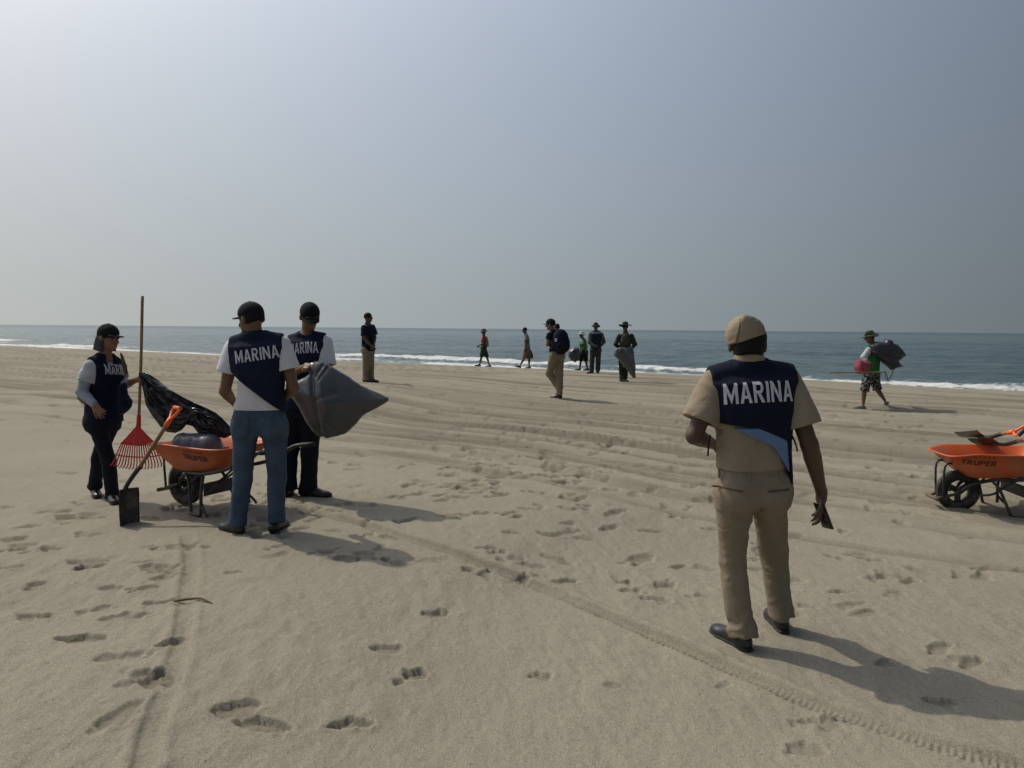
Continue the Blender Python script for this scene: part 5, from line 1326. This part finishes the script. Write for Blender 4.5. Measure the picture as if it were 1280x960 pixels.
# black refuse bag drawn from the woman's hand down onto the jug
sh = woman['sh']
def draped_bag():
    top = [(173,466.5),(181,465.5),(188,468.5),(196,473.5),(204,480),(213,487),(228,496),(242,503),(257,509.5),(270,516),(277,522),(284,529),(291,537)]
    bot = [(173.5,470),(177,477),(179,490),(182,506),(190,520),(200,533),(208,540),(219,541.5),(227,538),(233,531),(241,533),(247,541),(252,545),(260,542),(270,546),(281,548),(290,544)]
    def res(P, n):
        P = np.array(P, dtype=float); s_ = np.concatenate([[0], np.cumsum(np.hypot(*np.diff(P, axis=0).T))]); s_ /= s_[-1]
        t = np.linspace(0, 1, n); return np.stack([np.interp(t, s_, P[:,0]), np.interp(t, s_, P[:,1])], 1)
    nu, nv = 120, 64; A, B = res(top, nu), res(bot, nu); T = np.zeros((nu,nv,3)); Bm = np.zeros((nu,nv,3))
    U, Vv = np.meshgrid(np.linspace(0,1,nu), np.linspace(0,1,nv), indexing='ij')
    rdg = lambda n: 1-2*np.abs(n)
    fan = rdg(vnoise(Vv*5.2+.8*vnoise(U*3,Vv*3,5), U*1.6, 61)); fan2 = rdg(vnoise(Vv*9+U*4, U*3.5, 62)); cr = rdg(vnoise(U*16+Vv*5, Vv*9-U*6, 63)); cr2 = rdg(vnoise(U*34-Vv*8, Vv*17+U*9, 64))
    taper = np.minimum(1, np.sin(PI*np.clip(U*.94+.03,0,1))*1.6); bulge = np.sqrt(np.clip(np.sin(PI*Vv),0,1))
    dep = -.045*bulge*taper - taper*(.030*fan+.014*fan2) - .0075*cr*taper - .003*cr2
    back = .035*bulge*taper + taper*.012*rdg(vnoise(Vv*4, U*5, 65))
    for i in range(nu):
        for k in range(nv):
            v = Vv[i,k]; px, py = A[i]*(1-v)+B[i]*v; py += 1.6*vnoise(np.array(U[i,k]*9.), np.array(v*5.), 66)*taper[i,k]*math.sin(PI*v)
            d0 = 6.44-.10*U[i,k]
            T[i,k] = V3(at(px, py, d0+dep[i,k])); Bm[i,k] = V3(at(px, py, d0+.012+back[i,k]))
    return strip_solid(T, Bm)
one('black_bag', draped_bag(), 'blackbag', 'shiny black refuse bag draped from the hand of the woman onto the water jug', 'bag')
# grey refuse bag held by the man in the cap
one('grey_bag', sack([(384,456),(390,452.5),(398,452),(405,452.5),(412,456),(424,463),(436,470),(452,479),(468,487),(481,493.5),(487.5,496.5),(487.5,500.5),(480,505),(468,512),(455,520),(445,531),(433,541),(418,546),(404,549.5),(399,548),(390,540),(382,527),(372,510),(363,497),(358,485),(361,481),(369,476),(378,471),(385,466)],
    6.40, .150, .0088, .27, fsum(groove((392,468),(404,548),6.4,.022,.022), groove((404,520),(426,541),6.4,.014,.014), groove((398,498),(424,490),6.4,.02,.008), folds(.9,-.42,.10,.55,.006,5), folds(.2,-1,.16,.6,.007,8), groove((440,474),(486,499),6.4,.012,.006), groove((405,456),(398,470),6.4,.012,.012), groove((412,458),(402,474),6.4,.010,.010), groove((360,484),(386,468),6.4,.014,.012)), tilt=-.12, edge=.014, tent=.55), 'greybag', 'full dark grey refuse bag held by the man facing us', 'bag')

# shovels lying in the second barrow
shovel(L2(.22,-.50,.600), L2(.02,.20,.790), (.25,.1,1), 'shovel with grey blade and black barred grip at the back of the right wheelbarrow tray', dark='steel', black_bar=True, grip_ax=(.8,.2,.6))
shovel(L2(.14,-.40,.55), L2(-.08,.34,.745), (.25,.1,1), 'shovel with orange grip nearest us in the right wheelbarrow tray', dark='darksteel', black_bar=True, grip_ax=(.8,.2,.6))

# ------------------------------------------------------------------ loads of the people farther off
I = pack_man; P = I['P']; s = I['sh']
bp = empty('backpack', at(701,444,15.85), 'large dark navy backpack worn by the man in beige trousers', 'backpack')
bc = V3(at(700.5,429,15.84)); bc[2] += s
bf = Fld(.010).add(ell(bc, (.185,.15,.27)), ell(bc+np.array([.03,-.04,-.09]), (.17,.13,.17)), k=.06); bf.fold(lambda X,Y,Zz: -.006*vnoise3(X/.08,Y/.08,Zz/.06,3)); link('pack_body', bf.build(), M['navy'], bp)
pk = Fld(.009).add(ell(bc+np.array([.02,-.14,-.10]), (.12,.05,.12)), k=.02); link('pocket', pk.build(), M['black'], bp)
tube('strap', [P['ls']+np.array([.05,.0,.06]), P['ls']+np.array([-.02,.02,.03]), P['ls']+np.array([-.02,.05,-.15]), bc+np.array([-.15,.05,-.15])], .018, 'webbing', bp, n=8)
link('pack_logo', box_mesh(bc+np.array([-.105,-.135,.03]), (.9,-.35,0), (0,0,1), (.35,.9,0), .05, .07, .006, .002), M['letter'], bp)
one('backpack', sack([(605.5,417),(608.8,418),(610.6,423),(611.2,430),(608,431.5),(606.3,425)], 33.0, .14, .012, .08, lift=red_walker['sh']), 'grgrey', 'pale grey green backpack on the walker in red', 'backpack')
one('shoulder_bag', sack([(661.5,432),(664,431.5),(666.8,439),(666,442.5),(663,443),(661.3,438)], 32.2, .08, .012, .06, lift=green_walker['sh']), 'olivehat', 'small dark bag at the hip of the walker in brown shorts', 'bag')
one('dark_bag', sack([(711,432),(716,428),(723,427.5),(725,434),(724,443),(719,446.5),(713.5,444),(710,438)], 30.6, .22, .014, .15, ridges(.6,-.8,.1,.4,.012,4), lift=green_vest_man['sh']), 'bluebag', 'dark sack carried low beside the person in the green vest', 'bag')
I = hat_man
sheet_on(I['vest_me'], V3(at(745.2,415.6,25))+np.array([0,0,I['sh']]), I['sR'], I['up'], .30, .07, .004, 'sidestripe', I['vest'], 'pale_band')
I = camo_man
one('grey_bag', sack([(769,433),(775,431),(790,430),(791.5,433),(793,445),(794.6,459),(794.2,468.5),(792,469),(787,463),(781,455),(774,447),(770,443),(767.5,440)], 20.25, .10, .011, .13, fsum(ridges(.35,-.9,.07,.4,.010,6), groove((778,437),(792,462),20.25,.04,.015)), lift=I['sh']), 'greybag', 'long grey refuse sack hanging behind the soldier in the broad hat', 'bag')
cb = Fld(.010).add(ell(V3(at(782,423,20.28))+np.array([0,0,I['sh']]), (.13,.09,.20)), k=0); bp2 = one('day_pack', cb.build(), 'camo', 'small camouflage pack on the back of the soldier in the broad hat', 'backpack')
I = stooped; s = I['sh']
one('dark_sack', sack([(1087.5,431),(1095,427.5),(1104,427),(1107,424),(1114,424.5),(1115.5,428.5),(1121,430),(1127,437),(1131.5,443.5),(1127,447),(1122.5,451),(1125,455),(1128,458),(1121,459.5),(1115,461.5),(1108,457),(1102,451),(1094,446),(1088,444)], 15.05, .13, .010, .12, fsum(ridges(.9,-.35,.07,.5,.012,7), groove((1096,438),(1120,448),15.05,.03,.02)), lift=s), 'bluebag', 'blue black sack slung over the shoulder of the stooped walker', 'bag')
one('pink_bag', sack([(1072,449),(1077,450),(1083,451),(1086,457),(1087,466),(1080,467),(1070,466),(1068.5,458)], 14.82, .10, .010, .08, ridges(.1,-1,.05,.3,.010,17), lift=s), 'pink', 'pink bag hanging from the near hand of the stooped walker', 'bag')
rk = empty('wire_rake', at(1107,465,14.8), 'thin wire rake with pale pole carried level by the stooped walker', 'rake')
dzs = np.array([0,0,s])
tube('pole', [V3(at(1036,465.5,14.7))+dzs, V3(at(1070,465,14.7))+dzs, V3(at(1107,464.5,14.7))+dzs], .014, 'wood', rk, n=8)
for (x0, y0, x1, y1) in ((1107,464.5,1106,472),(1107,464.5,1110,475),(1117,462,1110.5,475.5),(1116,462,1108.5,474)):
    tube('tine', [V3(at(x0,y0,14.7))+dzs, V3(at((x0+x1)/2+.4,(y0+y1)/2,14.7))+dzs, V3(at(x1,y1,14.7))+dzs], .009, 'steel', rk, n=6, smooth=3)
tube('tine_bar', [V3(at(1106,472,14.7))+dzs, V3(at(1110.5,475.5,14.7))+dzs], .009, 'steel', rk, n=6)

# ------------------------------------------------------------------ driftwood on the sand
g0 = on_ground(203, 751); g1 = on_ground(267, 754); z0, z1 = gz(*g0), gz(*g1); pts = []
for t, off, h in ((0,0,.004),(.15,.012,.010),(.30,.030,.016),(.5,.038,.018),(.70,.030,.016),(.86,.010,.010),(1,-.018,.004)):
    x, y = g0[0]+(g1[0]-g0[0])*t, g0[1]+(g1[1]-g0[1])*t+off; pts.append(V3((x, y, max(z0+(z1-z0)*t, gz(x, y)*.6+.4*(z0+(z1-z0)*t))+h)))
one('driftwood_stick', tube_mesh(pts, .0068, n=8, taper=[.35,.8,1.15,1.1,1.0,.8,.4]), 'stick', 'thin bent driftwood stick lying across the narrow wheel track', 'stick')
